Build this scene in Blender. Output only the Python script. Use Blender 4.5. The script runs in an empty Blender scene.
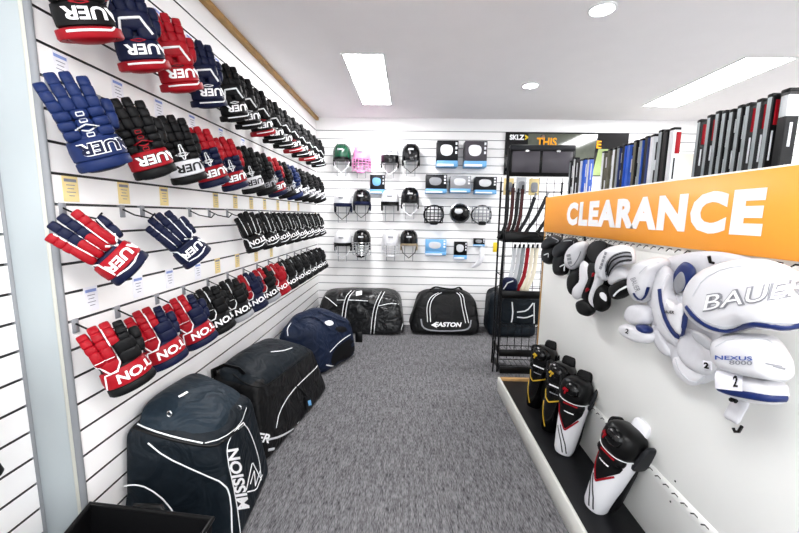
import bpy, bmesh, math, random
from mathutils import Vector as V, Matrix as MX
from mathutils.bvhtree import BVHTree
SC = bpy.context.scene
C = SC.collection
PI = math.pi

# ------------------------------------------------------------------ camera
F_PX, PITCH, YAW, ROLL, EYE = 366.37, .1387, .0237, .0153, 1.42
_cp, _sp, _cy, _sy = math.cos(PITCH), math.sin(PITCH), math.cos(YAW), math.sin(YAW)
CF = V((-_sy*_cp, _cy*_cp, -_sp)); _r = V((_cy, _sy, 0)); _u = _r.cross(CF)
CR = _r*math.cos(ROLL) + _u*math.sin(ROLL); CU = -_r*math.sin(ROLL) + _u*math.cos(ROLL)
cam_d = bpy.data.cameras.new('camera'); cam_d.sensor_width = 36; cam_d.lens = F_PX/799*36
cam_d.clip_start = .05; cam_d.clip_end = 60
cam = bpy.data.objects.new('camera', cam_d); C.objects.link(cam)
m = MX((CR, CU, -CF)).transposed().to_4x4(); m.translation = V((0, 0, EYE)); cam.matrix_world = m
SC.camera = cam
# ------------------------------------------------------------------ world, exposure
w = bpy.data.worlds.new('daylight'); SC.world = w; w.use_nodes = True
w.node_tree.nodes['Background'].inputs[0].default_value = (.93, .97, 1, 1)
w.node_tree.nodes['Background'].inputs[1].default_value = 1.15       # daylight fill, with the unseen shop front assumed open
PANEL_LIGHT, DOWN_LIGHT = 15.0, 30.0
SC.view_settings.view_transform = 'Standard'; SC.view_settings.look = 'None'
SC.view_settings.exposure = 1.6; SC.view_settings.gamma = 1.0; SC.view_settings.use_curve_mapping = False

ROOM_L, ROOM_NL, ROOM_B, ROOM_R, ROOM_H, ROOM_F = -1.161, -1.33, 4.657, 3.65, 2.59, -2.6

def pray(x, y): return CR*((x-399.5)/F_PX) - CU*((y-266.5)/F_PX) + CF
EYEP = V((0, 0, EYE))
def atX(x, y, X): d = pray(x, y); return EYEP + d*(X/d.x)
def atY(x, y, Y): d = pray(x, y); return EYEP + d*(Y/d.y)
def atZ(x, y, Z): d = pray(x, y); return EYEP + d*((Z-EYE)/d.z)
def cr(s, ox, oy, pts): return [(ox+x/s, oy+y/s) for x, y in pts]

# ------------------------------------------------------------------ materials
def lin(h):
    h = h.lstrip('#'); o = []
    for i in (0, 2, 4):
        c = int(h[i:i+2], 16)/255
        o.append(c/12.92 if c <= .04045 else ((c+.055)/1.055)**2.4)
    return o
MATS = {}
def mat(name, hexc, rough=.6, metal=0., nscale=0, namt=0., bump=0., emit=0., coat=0., spec=.5, wrk=0.):
    if name in MATS: return MATS[name]
    M = bpy.data.materials.new(name); M.use_nodes = True; N = M.node_tree.nodes; L = M.node_tree.links
    b = N['Principled BSDF']; c = lin(hexc)
    b.inputs['Base Color'].default_value = (*c, 1); b.inputs['Roughness'].default_value = rough
    b.inputs['Metallic'].default_value = metal; b.inputs['Specular IOR Level'].default_value = spec
    if coat: b.inputs['Coat Weight'].default_value = coat
    if emit:
        b.inputs['Emission Color'].default_value = (*c, 1); b.inputs['Emission Strength'].default_value = emit
    if nscale:
        tc = N.new('ShaderNodeTexCoord'); n = N.new('ShaderNodeTexNoise'); n.inputs['Scale'].default_value = nscale
        n.inputs['Detail'].default_value = 4
        L.new(tc.outputs['Object'], n.inputs['Vector'])
        if namt:
            r = N.new('ShaderNodeValToRGB')
            r.color_ramp.elements[0].color = (*[v*(1-namt) for v in c], 1)
            r.color_ramp.elements[1].color = (*[min(1, v*(1+namt)) for v in c], 1)
            r.color_ramp.elements[0].position = .3; r.color_ramp.elements[1].position = .7
            L.new(n.outputs['Fac'], r.inputs[0]); L.new(r.outputs[0], b.inputs['Base Color'])
        if bump:
            bp = N.new('ShaderNodeBump'); bp.inputs['Strength'].default_value = bump; bp.inputs['Distance'].default_value = .004
            L.new(n.outputs['Fac'], bp.inputs['Height']); L.new(bp.outputs[0], b.inputs['Normal'])
    if wrk:
        n2 = N.new('ShaderNodeTexNoise'); n2.inputs['Scale'].default_value = 7; n2.inputs['Detail'].default_value = 2.5; n2.inputs['Distortion'].default_value = 1.2
        L.new(tc.outputs['Object'], n2.inputs['Vector'])
        b2 = N.new('ShaderNodeBump'); b2.inputs['Strength'].default_value = wrk; b2.inputs['Distance'].default_value = .05
        L.new(n2.outputs['Fac'], b2.inputs['Height'])
        if bump: L.new(bp.outputs[0], b2.inputs['Normal'])
        L.new(b2.outputs[0], b.inputs['Normal'])
    MATS[name] = M; return M
WHITE = mat('white slat panel', '#f9f8f8', .35, nscale=3, namt=.012)
GROOVE = mat('dark slot', '#3a3a3c', .8, nscale=20, namt=.1)  # raw board tone, darkened to paint in the shade inside the grooves
CEIL = mat('ceiling paint', '#f2eff0', .9, nscale=5, namt=.01)
PINE = mat('pine trim', '#a9834f', .6, nscale=14, namt=.18)
POSTM = mat('post face', '#a9b1b4', .45, nscale=3, namt=.02)
POSTE = mat('post edge', '#85888c', .5, nscale=9, namt=.03)
POSTC = mat('post cream', '#c4c4ba', .5, nscale=3, namt=.02)
BEIGE = mat('beige wall', '#c9c4ba', .85, nscale=4, namt=.03)
LAMP = mat('light diffuser', '#ffffff', .5, emit=PANEL_LIGHT)
DLAMP = mat('downlight', '#ffffff', .5, emit=DOWN_LIGHT)
FRAME = mat('lamp frame', '#e4e4e4', .4, nscale=5, namt=.01)
BLACK = mat('black nylon', '#070709', .55, nscale=60, namt=.15, bump=.15, spec=.18)
BLACKP = mat('black plastic', '#09090a', .35, nscale=12, namt=.1, spec=.2)
BLACKG = mat('gloss black', '#060607', .15, nscale=10, namt=.1, spec=.35)
WIRE = mat('black wire', '#141416', .4, metal=.3, nscale=9, namt=.05, spec=.2)
CHROME = mat('steel wire', '#c9cacb', .25, metal=.9, nscale=9, namt=.03)
WHITEP = mat('white plastic', '#dedee2', .3, nscale=8, namt=.015)
WHITEF = mat('white fabric', '#d3d3d8', .6, nscale=40, namt=.03, bump=.12)
PIPE = mat('white piping', '#eceef0', .45, nscale=30, namt=.03)
NAVY = mat('navy nylon', '#0b1230', .5, nscale=30, namt=.12, bump=.1, spec=.18)
ROYAL = mat('royal nylon', '#12234f', .5, nscale=30, namt=.1, bump=.1, spec=.18)
RED = mat('red nylon', '#930a19', .45, nscale=30, namt=.08, bump=.1, spec=.18)
CHAR = mat('charcoal', '#1d1e22', .5, nscale=20, namt=.12, bump=.05, spec=.2)
GREY = mat('grey', '#8b8d92', .5, nscale=20, namt=.06)
LGREY = mat('light grey', '#c9cbd0', .5, nscale=20, namt=.05)
GOLD = mat('gold piping', '#d9b02c', .4, nscale=20, namt=.06)
BLUE = mat('blue trim', '#0d2460', .45, nscale=20, namt=.06)
SKY = mat('sky blue card', '#6aa6d8', .5, nscale=6, namt=.1)
ORANGE = mat('orange board', '#ffa83c', .45, nscale=2, namt=.02)
YELLOW = mat('yellow card', '#ecd79a', .7, nscale=15, namt=.05)
YEL = mat('bright yellow', '#e8c81c', .5, nscale=15, namt=.05)
PAPER = mat('paper', '#f3f3fb', .8, nscale=15, namt=.02)
INK = mat('ink', '#8a8c98', .8, nscale=40, namt=.1)
INKB = mat('blue ink', '#8ea2dc', .8, nscale=40, namt=.1)
GREEN = mat('green shell', '#0f4a33', .25, nscale=8, namt=.05, coat=.3)
PINK = mat('pink shell', '#f29ad0', .3, nscale=8, namt=.05)
SLATE = mat('slate nylon', '#1b2731', .5, nscale=50, namt=.12, bump=.15, spec=.18, wrk=.55)
SLATE2 = mat('dark slate nylon', '#0e161d', .55, nscale=50, namt=.12, bump=.15, spec=.18, wrk=.55)
NAVYB = mat('navy bag nylon', '#131e35', .5, nscale=50, namt=.12, bump=.15, spec=.18, wrk=.55)
BAGBLK = mat('black bag nylon', '#08080a', .5, nscale=50, namt=.12, bump=.12, spec=.25, wrk=.55)
BSHINE = mat('black tarpaulin', '#0f1012', .3, nscale=7, namt=.12, bump=.25, wrk=.9)
GPANEL = mat('gondola panel', '#f0f1ee', .55, nscale=2, namt=.015)
GBASE = mat('gondola base', '#d9d9d3', .5, nscale=6, namt=.03)
MAT_B = mat('black shelf mat', '#0e0f12', .45, nscale=25, namt=.2, bump=.1, spec=.2)
SILVER = mat('silver shaft', '#7f8689', .35, metal=.25, nscale=18, namt=.15)
SBLACK = mat('black shaft', '#0d0d0f', .3, nscale=18, namt=.3, spec=.2)
SBLUE = mat('blue shaft', '#1d53b8', .3, nscale=18, namt=.2)
SDBLUE = mat('deep blue shaft', '#1d2f66', .3, nscale=18, namt=.2)
SWHITE = mat('white shaft', '#cfd2d5', .3, nscale=18, namt=.05)
SOLIVE = mat('olive shaft', '#4b4836', .35, nscale=18, namt=.3)
TAN = mat('tan palm', '#b9a788', .7, nscale=20, namt=.1)
HEADER = mat('rack header', '#4a474d', .35, nscale=6, namt=.05, spec=.2)
SKIN = mat('picture skin', '#7a6252', .5, nscale=10, namt=.1)
PICG = mat('picture green', '#8fa06a', .08, nscale=5, namt=.2)
PICD = mat('picture grey', '#55594f', .08, nscale=5, namt=.25)
PICB = mat('picture black', '#121315', .06, nscale=5, namt=.2)
ORTXT = mat('orange print', '#f2a51e', .1, nscale=5, namt=.03)
CREAM = mat('cream blade', '#e6ddc6', .4, nscale=12, namt=.05)
BROWN = mat('oxblood shaft', '#40191a', .35, nscale=18, namt=.2, spec=.2)
LETW = mat('white lettering', '#f6f6f8', .5, nscale=30, namt=.01)
LETK = mat('black lettering', '#141416', .5, nscale=30, namt=.05, spec=.2)
LETG = mat('grey lettering', '#8f9096', .5, nscale=30, namt=.05)
LETB = mat('blue lettering', '#2b4da0', .5, nscale=30, namt=.05)
VISOR = mat('smoked visor', '#0b0b0d', .12, nscale=5, namt=.05)

def carpet_mat():
    M = bpy.data.materials.new('ribbed grey carpet'); M.use_nodes = True; N = M.node_tree.nodes; L = M.node_tree.links
    b = N['Principled BSDF']; b.inputs['Roughness'].default_value = .95; b.inputs['Specular IOR Level'].default_value = .15
    tc = N.new('ShaderNodeTexCoord')
    mp = N.new('ShaderNodeMapping'); mp.inputs['Scale'].default_value = (230, 34, 1); L.new(tc.outputs['Object'], mp.inputs[0])
    n1 = N.new('ShaderNodeTexNoise'); n1.inputs['Scale'].default_value = 1; n1.inputs['Detail'].default_value = 3; L.new(mp.outputs[0], n1.inputs['Vector'])
    mp2 = N.new('ShaderNodeMapping'); mp2.inputs['Scale'].default_value = (60, 9, 1); L.new(tc.outputs['Object'], mp2.inputs[0])
    n2 = N.new('ShaderNodeTexNoise'); n2.inputs['Scale'].default_value = 1; n2.inputs['Detail'].default_value = 3; L.new(mp2.outputs[0], n2.inputs['Vector'])
    mx = N.new('ShaderNodeMath'); mx.operation = 'MULTIPLY_ADD'; mx.inputs[1].default_value = .35
    L.new(n2.outputs['Fac'], mx.inputs[0]); 
    ad = N.new('ShaderNodeMath'); ad.operation = 'MULTIPLY'; ad.inputs[1].default_value = .65; L.new(n1.outputs['Fac'], ad.inputs[0])
    L.new(ad.outputs[0], mx.inputs[2])
    r = N.new('ShaderNodeValToRGB'); r.color_ramp.elements[0].position = .36; r.color_ramp.elements[1].position = .64
    r.color_ramp.elements[0].color = (*lin('#38383a'), 1); r.color_ramp.elements[1].color = (*lin('#858487'), 1)
    L.new(mx.outputs[0], r.inputs[0]); L.new(r.outputs[0], b.inputs['Base Color'])
    bp = N.new('ShaderNodeBump'); bp.inputs['Strength'].default_value = .4; bp.inputs['Distance'].default_value = .004
    L.new(n1.outputs['Fac'], bp.inputs['Height']); L.new(bp.outputs[0], b.inputs['Normal'])
    return M
CARPET = carpet_mat()

# ------------------------------------------------------------------ object helpers
ORG = {}
def tag(o, label=None, cat=None, group=None, kind=None):
    if label: o['label'] = label
    if cat: o['category'] = cat
    if group: o['group'] = group
    if kind: o['kind'] = kind
    return o
def thing(name, label, cat, loc=(0, 0, 0), rot=None, group=None):
    o = bpy.data.objects.new(name, None); C.objects.link(o); o.empty_display_size = .05
    if rot is not None:
        o.matrix_world = MX.Translation(V(loc)) @ rot.to_4x4()
    else: o.location = loc
    ORG[o.name] = V(loc) if rot is None else V((0, 0, 0))
    return tag(o, label, cat, group)
def rz(a): return MX.Rotation(math.radians(a), 3, 'Z')
def ry(a): return MX.Rotation(math.radians(a), 3, 'Y')
def rx(a): return MX.Rotation(math.radians(a), 3, 'X')

def chaikin(p, n=2, closed=True):
    p = [V(q) for q in p]
    for _ in range(n):
        q = []; L = len(p)
        for i in range(L if closed else L-1):
            a, b = p[i], p[(i+1) % L]; q += [a*.75+b*.25, a*.25+b*.75]
        if not closed: q = [p[0]]+q+[p[-1]]
        p = q
    return p
def resample(p, n, closed=True):
    p = [V(q) for q in p]; P = p+[p[0]] if closed else p
    d = [0]
    for a, b in zip(P, P[1:]): d.append(d[-1]+(b-a).length)
    out = []; j = 0
    for k in range(n):
        t = d[-1]*k/(n if closed else n-1)
        while j < len(P)-2 and d[j+1] < t: j += 1
        s = (t-d[j])/max(1e-9, d[j+1]-d[j]); out.append(P[j].lerp(P[j+1], min(1, max(0, s))))
    return out

SPLIT = {'printed_marks', 'piping', 'reflective_stripe', 'seam_crease', 'mesh_patch', 'red_mark', 'ring', 'ridge', 'line', 'screw_head', 'strap_stripe', 'side_strap', 'strap', 'band_stripe', 'hook'}
class MB:
    def __init__(s): s.v = []; s.f = []; s.m = []; s.mi = 0
    def add(s, vs, fs):
        b = len(s.v); s.v += [V(q) for q in vs]
        for f in fs: s.f.append(tuple(b+i for i in f)); s.m.append(s.mi)
    def sup(s, c, h, e=.45, e2=None, R=None, nu=14, nv=9):
        e2 = e if e2 is None else e2; c = V(c); vs = []; fs = []
        pw = lambda t, k: math.copysign(abs(t)**k, t)
        for j in range(1, nv):
            a = -PI/2+PI*j/nv; ca, sa = pw(math.cos(a), e2), pw(math.sin(a), e2)
            for i in range(nu):
                t = 2*PI*i/nu; p = V((h[0]*ca*pw(math.cos(t), e), h[1]*ca*pw(math.sin(t), e), h[2]*sa))
                vs.append(c+(R @ p if R else p))
        for j in range(nv-2):
            for i in range(nu):
                k = (i+1) % nu; fs.append((j*nu+i, j*nu+k, (j+1)*nu+k, (j+1)*nu+i))
        n = len(vs); p0 = V((0, 0, -h[2])); p1 = V((0, 0, h[2]))
        vs += [c+(R @ p0 if R else p0), c+(R @ p1 if R else p1)]
        for i in range(nu):
            k = (i+1) % nu; fs.append((k, i, n)); fs.append(((nv-2)*nu+i, (nv-2)*nu+k, n+1))
        s.add(vs, fs)
    def box(s, lo, hi, bev=.002, R=None, c0=None):
        lo, hi = V(lo), V(hi); c = (lo+hi)/2; h = (hi-lo)/2; bev = min(bev, min(h)*.9)
        bm = bmesh.new(); bmesh.ops.create_cube(bm, size=2)
        for q in bm.verts: q.co = V((q.co.x*h.x, q.co.y*h.y, q.co.z*h.z))
        if bev > 0: bmesh.ops.bevel(bm, geom=list(bm.edges), offset=bev, segments=1, affect='EDGES', profile=.5)
        bm.verts.index_update()
        s.add([c+(R @ q.co if R else q.co) for q in bm.verts], [[q.index for q in f.verts] for f in bm.faces]); bm.free()
    def tube(s, pts, r, n=6, closed=False, flat=None, nrm=None):
        P = [V(p) for p in pts]; L = len(P)
        if L < 2: return
        vs = []; fs = []; up = None
        for i in range(L):
            a = P[(i-1) % L] if (closed or i > 0) else P[i]; b = P[(i+1) % L] if (closed or i < L-1) else P[i]
            t = (b-a).normalized() if (b-a).length > 1e-9 else V((0, 0, 1))
            if nrm is not None: n0 = V(nrm[i])
            else:
                n0 = up if up is not None else (V((0, 0, 1)) if abs(t.z) < .9 else V((1, 0, 0)))
            n0 = (n0-t*n0.dot(t)); n0 = n0.normalized() if n0.length > 1e-6 else t.orthogonal().normalized()
            up = n0; bb = t.cross(n0)
            ra = r[i] if isinstance(r, (list, tuple)) else r
            for k in range(n):
                g = 2*PI*k/n; vs.append(P[i]+n0*(math.sin(g)*ra*(flat if flat else 1))+bb*(math.cos(g)*ra))
        for i in range(L if closed else L-1):
            j = (i+1) % L
            for k in range(n):
                k2 = (k+1) % n; fs.append((i*n+k, i*n+k2, j*n+k2, j*n+k))
        if not closed: fs += [tuple(range(n))[::-1], tuple((L-1)*n+k for k in range(n))]
        s.add(vs, fs)
    def loft(s, rings, closed=True, cap0=True, cap1=True):
        n = len(rings[0]); vs = [q for r in rings for q in r]; fs = []
        for i in range(len(rings)-1):
            for k in range(n if closed else n-1):
                k2 = (k+1) % n; fs.append((i*n+k, i*n+k2, (i+1)*n+k2, (i+1)*n+k))
        if cap0: fs.append(tuple(range(n))[::-1])
        if cap1: fs.append(tuple((len(rings)-1)*n+k for k in range(n)))
        s.add(vs, fs)
    def puff(s, outline, fn, front, back=.0, n=40, rings=6, p=2.6, sm=2, ctr=None, wob=None):
        o = resample(chaikin([(x, y, 0) for x, y in outline], sm), n)
        c = sum(o, V((0, 0, 0)))/len(o) if ctr is None else V((ctr[0], ctr[1], 0))
        vs = []; fs = []; idx = []
        for sgn, dep in ((1, front), (-1, back)):
            for k in range(0 if sgn == 1 else 1, rings):
                r = 1-(k/rings)**1.25; wv = sgn*dep*max(0, 1-r**p)**(1/1.7)
                for q in o:
                    u = c+(q-c)*r; vs.append(fn(u.x, u.y, wv))
            vs.append(fn(c.x, c.y, sgn*dep))
        R = lambda b, k, i: b+k*n+(i % n)
        for k in range(rings-1):
            for i in range(n): fs.append((R(0, k, i), R(0, k, i+1), R(0, k+1, i+1), R(0, k+1, i)))
        t = rings*n
        for i in range(n): fs.append((R(0, rings-1, i), R(0, rings-1, i+1), t))
        b = t+1
        for i in range(n): fs.append((R(0, 0, i+1), R(0, 0, i), R(b, 0, i), R(b, 0, i+1)))
        for k in range(rings-2):
            for i in range(n): fs.append((R(b, k, i+1), R(b, k, i), R(b, k+1, i), R(b, k+1, i+1)))
        t2 = b+(rings-1)*n
        for i in range(n): fs.append((R(b, rings-2, i+1), R(b, rings-2, i), t2))
        s.add(vs, fs)
    def pieces(s):
        par = list(range(len(s.v)))
        def fd(i):
            while par[i] != i: par[i] = par[par[i]]; i = par[i]
            return i
        for f in s.f:
            for i in f[1:]: par[fd(i)] = fd(f[0])
        out = {}
        for f in s.f: out.setdefault(fd(f[0]), []).append(f)
        res = []
        for fs in out.values():
            m_ = MB(); us = sorted({i for f in fs for i in f}); mp = {j: i for i, j in enumerate(us)}
            m_.add([s.v[i] for i in us], [tuple(mp[i] for i in f) for f in fs]); res.append(m_)
        return res
    def build(s, name, mats, parent=None, world=True, smooth=True, ang=50):
        if name in SPLIT and len(s.f):
            ps = s.pieces()
            if len(ps) > 1: return [p.build(name, mats, parent, world, smooth, ang) for p in ps][0]
        me = bpy.data.meshes.new(name); o = V((0, 0, 0))
        if parent is not None and world: o = ORG.get(parent.name, o)
        me.from_pydata([q-o for q in s.v], [], s.f)
        bm = bmesh.new(); bm.from_mesh(me); bmesh.ops.recalc_face_normals(bm, faces=bm.faces)
        if smooth:
            for f in bm.faces: f.smooth = True
            for e in bm.edges:
                if len(e.link_faces) == 2 and e.calc_face_angle(0) > math.radians(ang): e.smooth = False
        bm.to_mesh(me); bm.free()
        if not isinstance(mats, (list, tuple)): mats = [mats]
        for q in mats: me.materials.append(q)
        if len(mats) > 1:
            for p_, k in zip(me.polygons, s.m): p_.material_index = k
        ob = bpy.data.objects.new(name, me); C.objects.link(ob)
        if parent is not None: ob.parent = parent; ORG[ob.name] = o
        else: ORG[ob.name] = V((0, 0, 0))
        return ob
    def bvh(s): return BVHTree.FromPolygons([tuple(q) for q in s.v], s.f)

def merged(*mbs):
    r = MB()
    for q in mbs: r.add(q.v, q.f)
    return r

TXT = {}
def text2d(body, bold=0., shear=0., sp=1.):
    k = (body, bold, shear, sp)
    if k in TXT: return TXT[k]
    cu = bpy.data.curves.new('t', 'FONT'); cu.body = body; cu.size = 1; cu.offset = bold; cu.space_character = sp; cu.shear = shear; cu.resolution_u = 3
    cu.align_x = 'CENTER'; cu.align_y = 'CENTER'
    o = bpy.data.objects.new('t', cu); C.objects.link(o)
    dg = bpy.context.evaluated_depsgraph_get(); me = bpy.data.meshes.new_from_object(o.evaluated_get(dg))
    vs = [(q.co.x, q.co.y) for q in me.vertices]; fs = [tuple(p.vertices) for p in me.polygons]
    bpy.data.objects.remove(o); bpy.data.meshes.remove(me); bpy.data.curves.remove(cu)
    x0, x1 = min(a for a, _ in vs), max(a for a, _ in vs); y0, y1 = min(b for _, b in vs), max(b for _, b in vs)
    vs = [((a-x0)/(x1-x0)-.5, (b-y0)/(y1-y0)-.5) for a, b in vs]
    TXT[k] = (vs, fs); return TXT[k]

class Drape:
    """lay lines, patches and lettering on a surface; ray(u, v) gives an origin and a direction"""
    def __init__(s, mb, ray=None): s.b = mb.bvh(); s.ray = ray or (lambda u, v: (EYEP, pray(u, v).normalized()))
    def hit(s, u, v, lift):
        o, d = s.ray(u, v); h = s.b.ray_cast(o, d)
        if h[0] is None: return None
        n = h[1] if h[1].dot(d) < 0 else -h[1]
        return h[0]+n*lift-d*lift*.3, n
    def line(s, mb, pts, r, lift=.0, flat=.6, n=6, smooth=1, closed=False, step=None):
        p = chaikin([(x, y, 0) for x, y in pts], smooth, closed) if smooth else [V((x, y, 0)) for x, y in pts]
        L = sum((b-a).length for a, b in zip(p, p[1:])); k = max(6, min(60, int(L/(step or 3))))
        run = []; nn = []
        def flush():
            if len(run) > 1: mb.tube(run, r, n, flat=flat, nrm=nn)
        for q in resample(p, k, closed)+([p[0]] if closed else []):
            h = s.hit(q.x, q.y, lift)
            if h is None or (run and (h[0]-run[-1]).length > .12):
                flush(); run = []; nn = []
                if h is None: continue
            run.append(h[0]); nn.append(h[1])
        flush()
    def patch(s, mb, outline, lift=.002, n=28, rings=4, sm=1):
        o = resample(chaikin([(x, y, 0) for x, y in outline], sm) if sm else [V((x, y, 0)) for x, y in outline], n)
        c = sum(o, V((0, 0, 0)))/n; vs = []; fs = []; ok = []
        for k in range(rings):
            for q in o:
                u = c+(q-c)*(1-k/rings); h = s.hit(u.x, u.y, lift); vs.append(h[0] if h else V((0, 0, 0))); ok.append(h is not None)
        h = s.hit(c.x, c.y, lift); vs.append(h[0] if h else V((0, 0, 0))); ok.append(h is not None)
        for k in range(rings-1):
            for i in range(n): fs.append((k*n+i, k*n+(i+1) % n, (k+1)*n+(i+1) % n, (k+1)*n+i))
        for i in range(n): fs.append(((rings-1)*n+i, (rings-1)*n+(i+1) % n, rings*n))
        fs = [f for f in fs if all(ok[i] for i in f)]
        used = sorted({i for f in fs for i in f}); mp = {j: i for i, j in enumerate(used)}
        mb.add([vs[i] for i in used], [tuple(mp[i] for i in f) for f in fs])
    def text(s, mb, body, c, right, up, lift=.003, bold=.03, shear=0.):
        vs, fs = text2d(body, bold, shear); out = []; ok = []
        for a, b in vs:
            h = s.hit(c[0]+right[0]*a+up[0]*b, c[1]+right[1]*a+up[1]*b, lift)
            out.append(h[0] if h else V((0, 0, 0))); ok.append(h is not None)
        fs = [f for f in fs if all(ok[i] for i in f)]
        used = sorted({i for f in fs for i in f}); mp = {j: i for i, j in enumerate(used)}
        mb.add([out[i] for i in used], [tuple(mp[i] for i in f) for f in fs])

def flat_text(mb, body, c, right, up, nrm, lift=.001, bold=.03, shear=0., sp=1.):
    vs, fs = text2d(body, bold, shear, sp); c, right, up, nrm = V(c), V(right), V(up), V(nrm)
    mb.add([c+right*a+up*b+nrm*lift for a, b in vs], fs)

def dup(root, loc, rot, label, group=None):
    r = root.copy(); C.objects.link(r)
    r.matrix_world = MX.Translation(V(loc)) @ rot.to_4x4()
    r['label'] = label
    if group: r['group'] = group
    for ch in list(root.children):
        c = ch.copy(); C.objects.link(c); c.parent = r
        for g in ch.children:
            d = g.copy(); C.objects.link(d); d.parent = c
    return r

# ------------------------------------------------------------------ the room
def struct(o): o['kind'] = 'structure'; return o
q = MB(); q.box((ROOM_NL-.1, ROOM_F, -.1), (ROOM_R+.1, ROOM_B+.1, 0), 0); struct(q.build('floor', CARPET))
q = MB(); q.box((ROOM_NL-.1, ROOM_F, ROOM_H), (ROOM_R+.1, ROOM_B+.1, ROOM_H+.1), 0); struct(q.build('ceiling', CEIL))
SLOTS = [2.4393-.1*k for k in range(25)]
GROOVE2 = mat('slot paled by glare', '#8f8f91', .7, nscale=20, namt=.05)  # slot grey lightened to paint in the overexposure glow on these walls
def slat(name, P0, du, L, nrm, gm, slots=SLOTS, z0=0., z1=ROOM_H, th=.06):
    P0, du, nrm = V(P0), V(du), V(nrm); prof = [(0, z0, 0)]; g = .0045; dp = .012
    for z in sorted(slots):
        prof += [(0, z-g, 1), (-dp, z-g, 1), (-dp, z+g, 1), (0, z+g, 0)]
    prof.append((0, z1, 0)); mb = MB()
    for (d0, a, m0), (d1, b, m1) in zip(prof, prof[1:]):
        mb.mi = m0 if not (m0 == 1 and False) else 0
        p = [P0+nrm*d0+V((0, 0, a)), P0+du*L+nrm*d0+V((0, 0, a)), P0+du*L+nrm*d1+V((0, 0, b)), P0+nrm*d1+V((0, 0, b))]
        mb.add(p, [(0, 1, 2, 3)])
    mb.mi = 0; A = P0-nrm*th; B = P0+du*L-nrm*th; z = V((0, 0, z1)); zz = V((0, 0, z0))
    mb.add([A+zz, B+zz, B+z, A+z], [(0, 3, 2, 1)])
    mb.add([P0+zz, A+zz, A+z, P0+z], [(0, 1, 2, 3)]); mb.add([P0+du*L+zz, B+zz, B+z, P0+du*L+z], [(0, 3, 2, 1)])
    return struct(mb.build(name, [WHITE, gm], smooth=False))
slat('wall_left', (ROOM_L, 1.185, 0), (0, 1, 0), ROOM_B-1.185, (1, 0, 0), GROOVE)
slat('wall_left_near', (ROOM_NL, ROOM_F, 0), (0, 1, 0), 1.195-ROOM_F, (1, 0, 0), GROOVE)
slat('wall_back', (ROOM_L-.05, ROOM_B, 0), (1, 0, 0), ROOM_R-ROOM_L+.1, (0, -1, 0), GROOVE2)
slat('wall_right', (ROOM_R, ROOM_B, 0), (0, -1, 0), ROOM_B-ROOM_F, (-1, 0, 0), GROOVE2)
q = MB(); q.box((2.7, ROOM_B-.05, 0), (ROOM_R, ROOM_B, 2.20), .004); struct(q.build('trim_4', BEIGE))
q = MB(); q.box((ROOM_L, 1.19, ROOM_H-.035), (ROOM_L+.035, ROOM_B, ROOM_H), .002); struct(q.build('trim_1', PINE))
# end post of the slatted panel, facing the shop front
q = MB(); q.box((-1.39, 1.18, 0), (-1.175, 1.215, ROOM_H), .004); po = struct(q.build('trim_2', POSTM))
q = MB(); q.box((-1.352, 1.172, 0), (-1.322, 1.20, ROOM_H), .006); q.build('edge_strip', POSTE, po)
q = MB(); q.box((-1.198, 1.176, 0), (-1.180, 1.20, ROOM_H), .004); q.build('cream_strip', POSTC, po)
q = MB(); q.box((-1.180, 1.170, 0), (-1.155, 1.187, ROOM_H), .006); q.build('edge_strip', POSTE, po)

# ------------------------------------------------------------------ ceiling lights
def panel_light(x0, x1, y0, y1, label):
    t = thing('ceiling_light', label, 'ceiling light', ((x0+x1)/2, (y0+y1)/2, ROOM_H), group='recessed ceiling light panels')
    q = MB(); b = .014; z0, z1 = ROOM_H-.006, ROOM_H-.0005
    q.box((x0-b, y0-b, z0), (x1+b, y0, z1)); q.box((x0-b, y1, z0), (x1+b, y1+b, z1))
    q.box((x0-b, y0, z0), (x0, y1, z1)); q.box((x1, y0, z0), (x1+b, y1, z1)); q.build('frame', FRAME, t)
    q = MB(); q.box((x0, y0, ROOM_H-.004), (x1, y1, ROOM_H-.001), 0); q.build('diffuser', LAMP, t)
panel_light(-.508, -.216, 2.87, 4.09, 'rectangular ceiling light panel over the aisle beside the left glove wall')
panel_light(2.42, 2.77, 2.90, 4.08, 'long ceiling light panel above the sticks at the right')
for x, n in ((-.515, 'over the aisle behind the viewer'), (1.3, 'over the sign side behind the viewer')):  # unseen panels added to continue the ceiling grid and fill the room
    panel_light(x, x+.305, -.9, .3, 'assumed ceiling light panel '+n)
panel_light(2.65, 3.0, -.9, .3, 'assumed ceiling light panel far right behind the viewer')
def downlight(x, y, label):
    t = thing('downlight', label, 'ceiling light', (x, y, ROOM_H), group='round recessed downlights')
    q = MB(); q.tube([(x+.068*math.cos(a), y+.068*math.sin(a), ROOM_H-.004) for a in [2*PI*k/28 for k in range(28)]], .009, 6, closed=True); q.build('ring', FRAME, t)
    q = MB(); r = [(x+.062*math.cos(a), y+.062*math.sin(a)) for a in [2*PI*k/28 for k in range(28)]]
    q.loft([[V((a, b, ROOM_H-.0005)) for a, b in r], [V((a, b, ROOM_H-.004)) for a, b in r]]); q.build('diffuser', DLAMP, t)
downlight(1.065, 2.27, 'round downlight nearest the viewer, at the top edge of the photo')
downlight(1.06, 3.49, 'round downlight farther back, between the two light panels')

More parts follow.
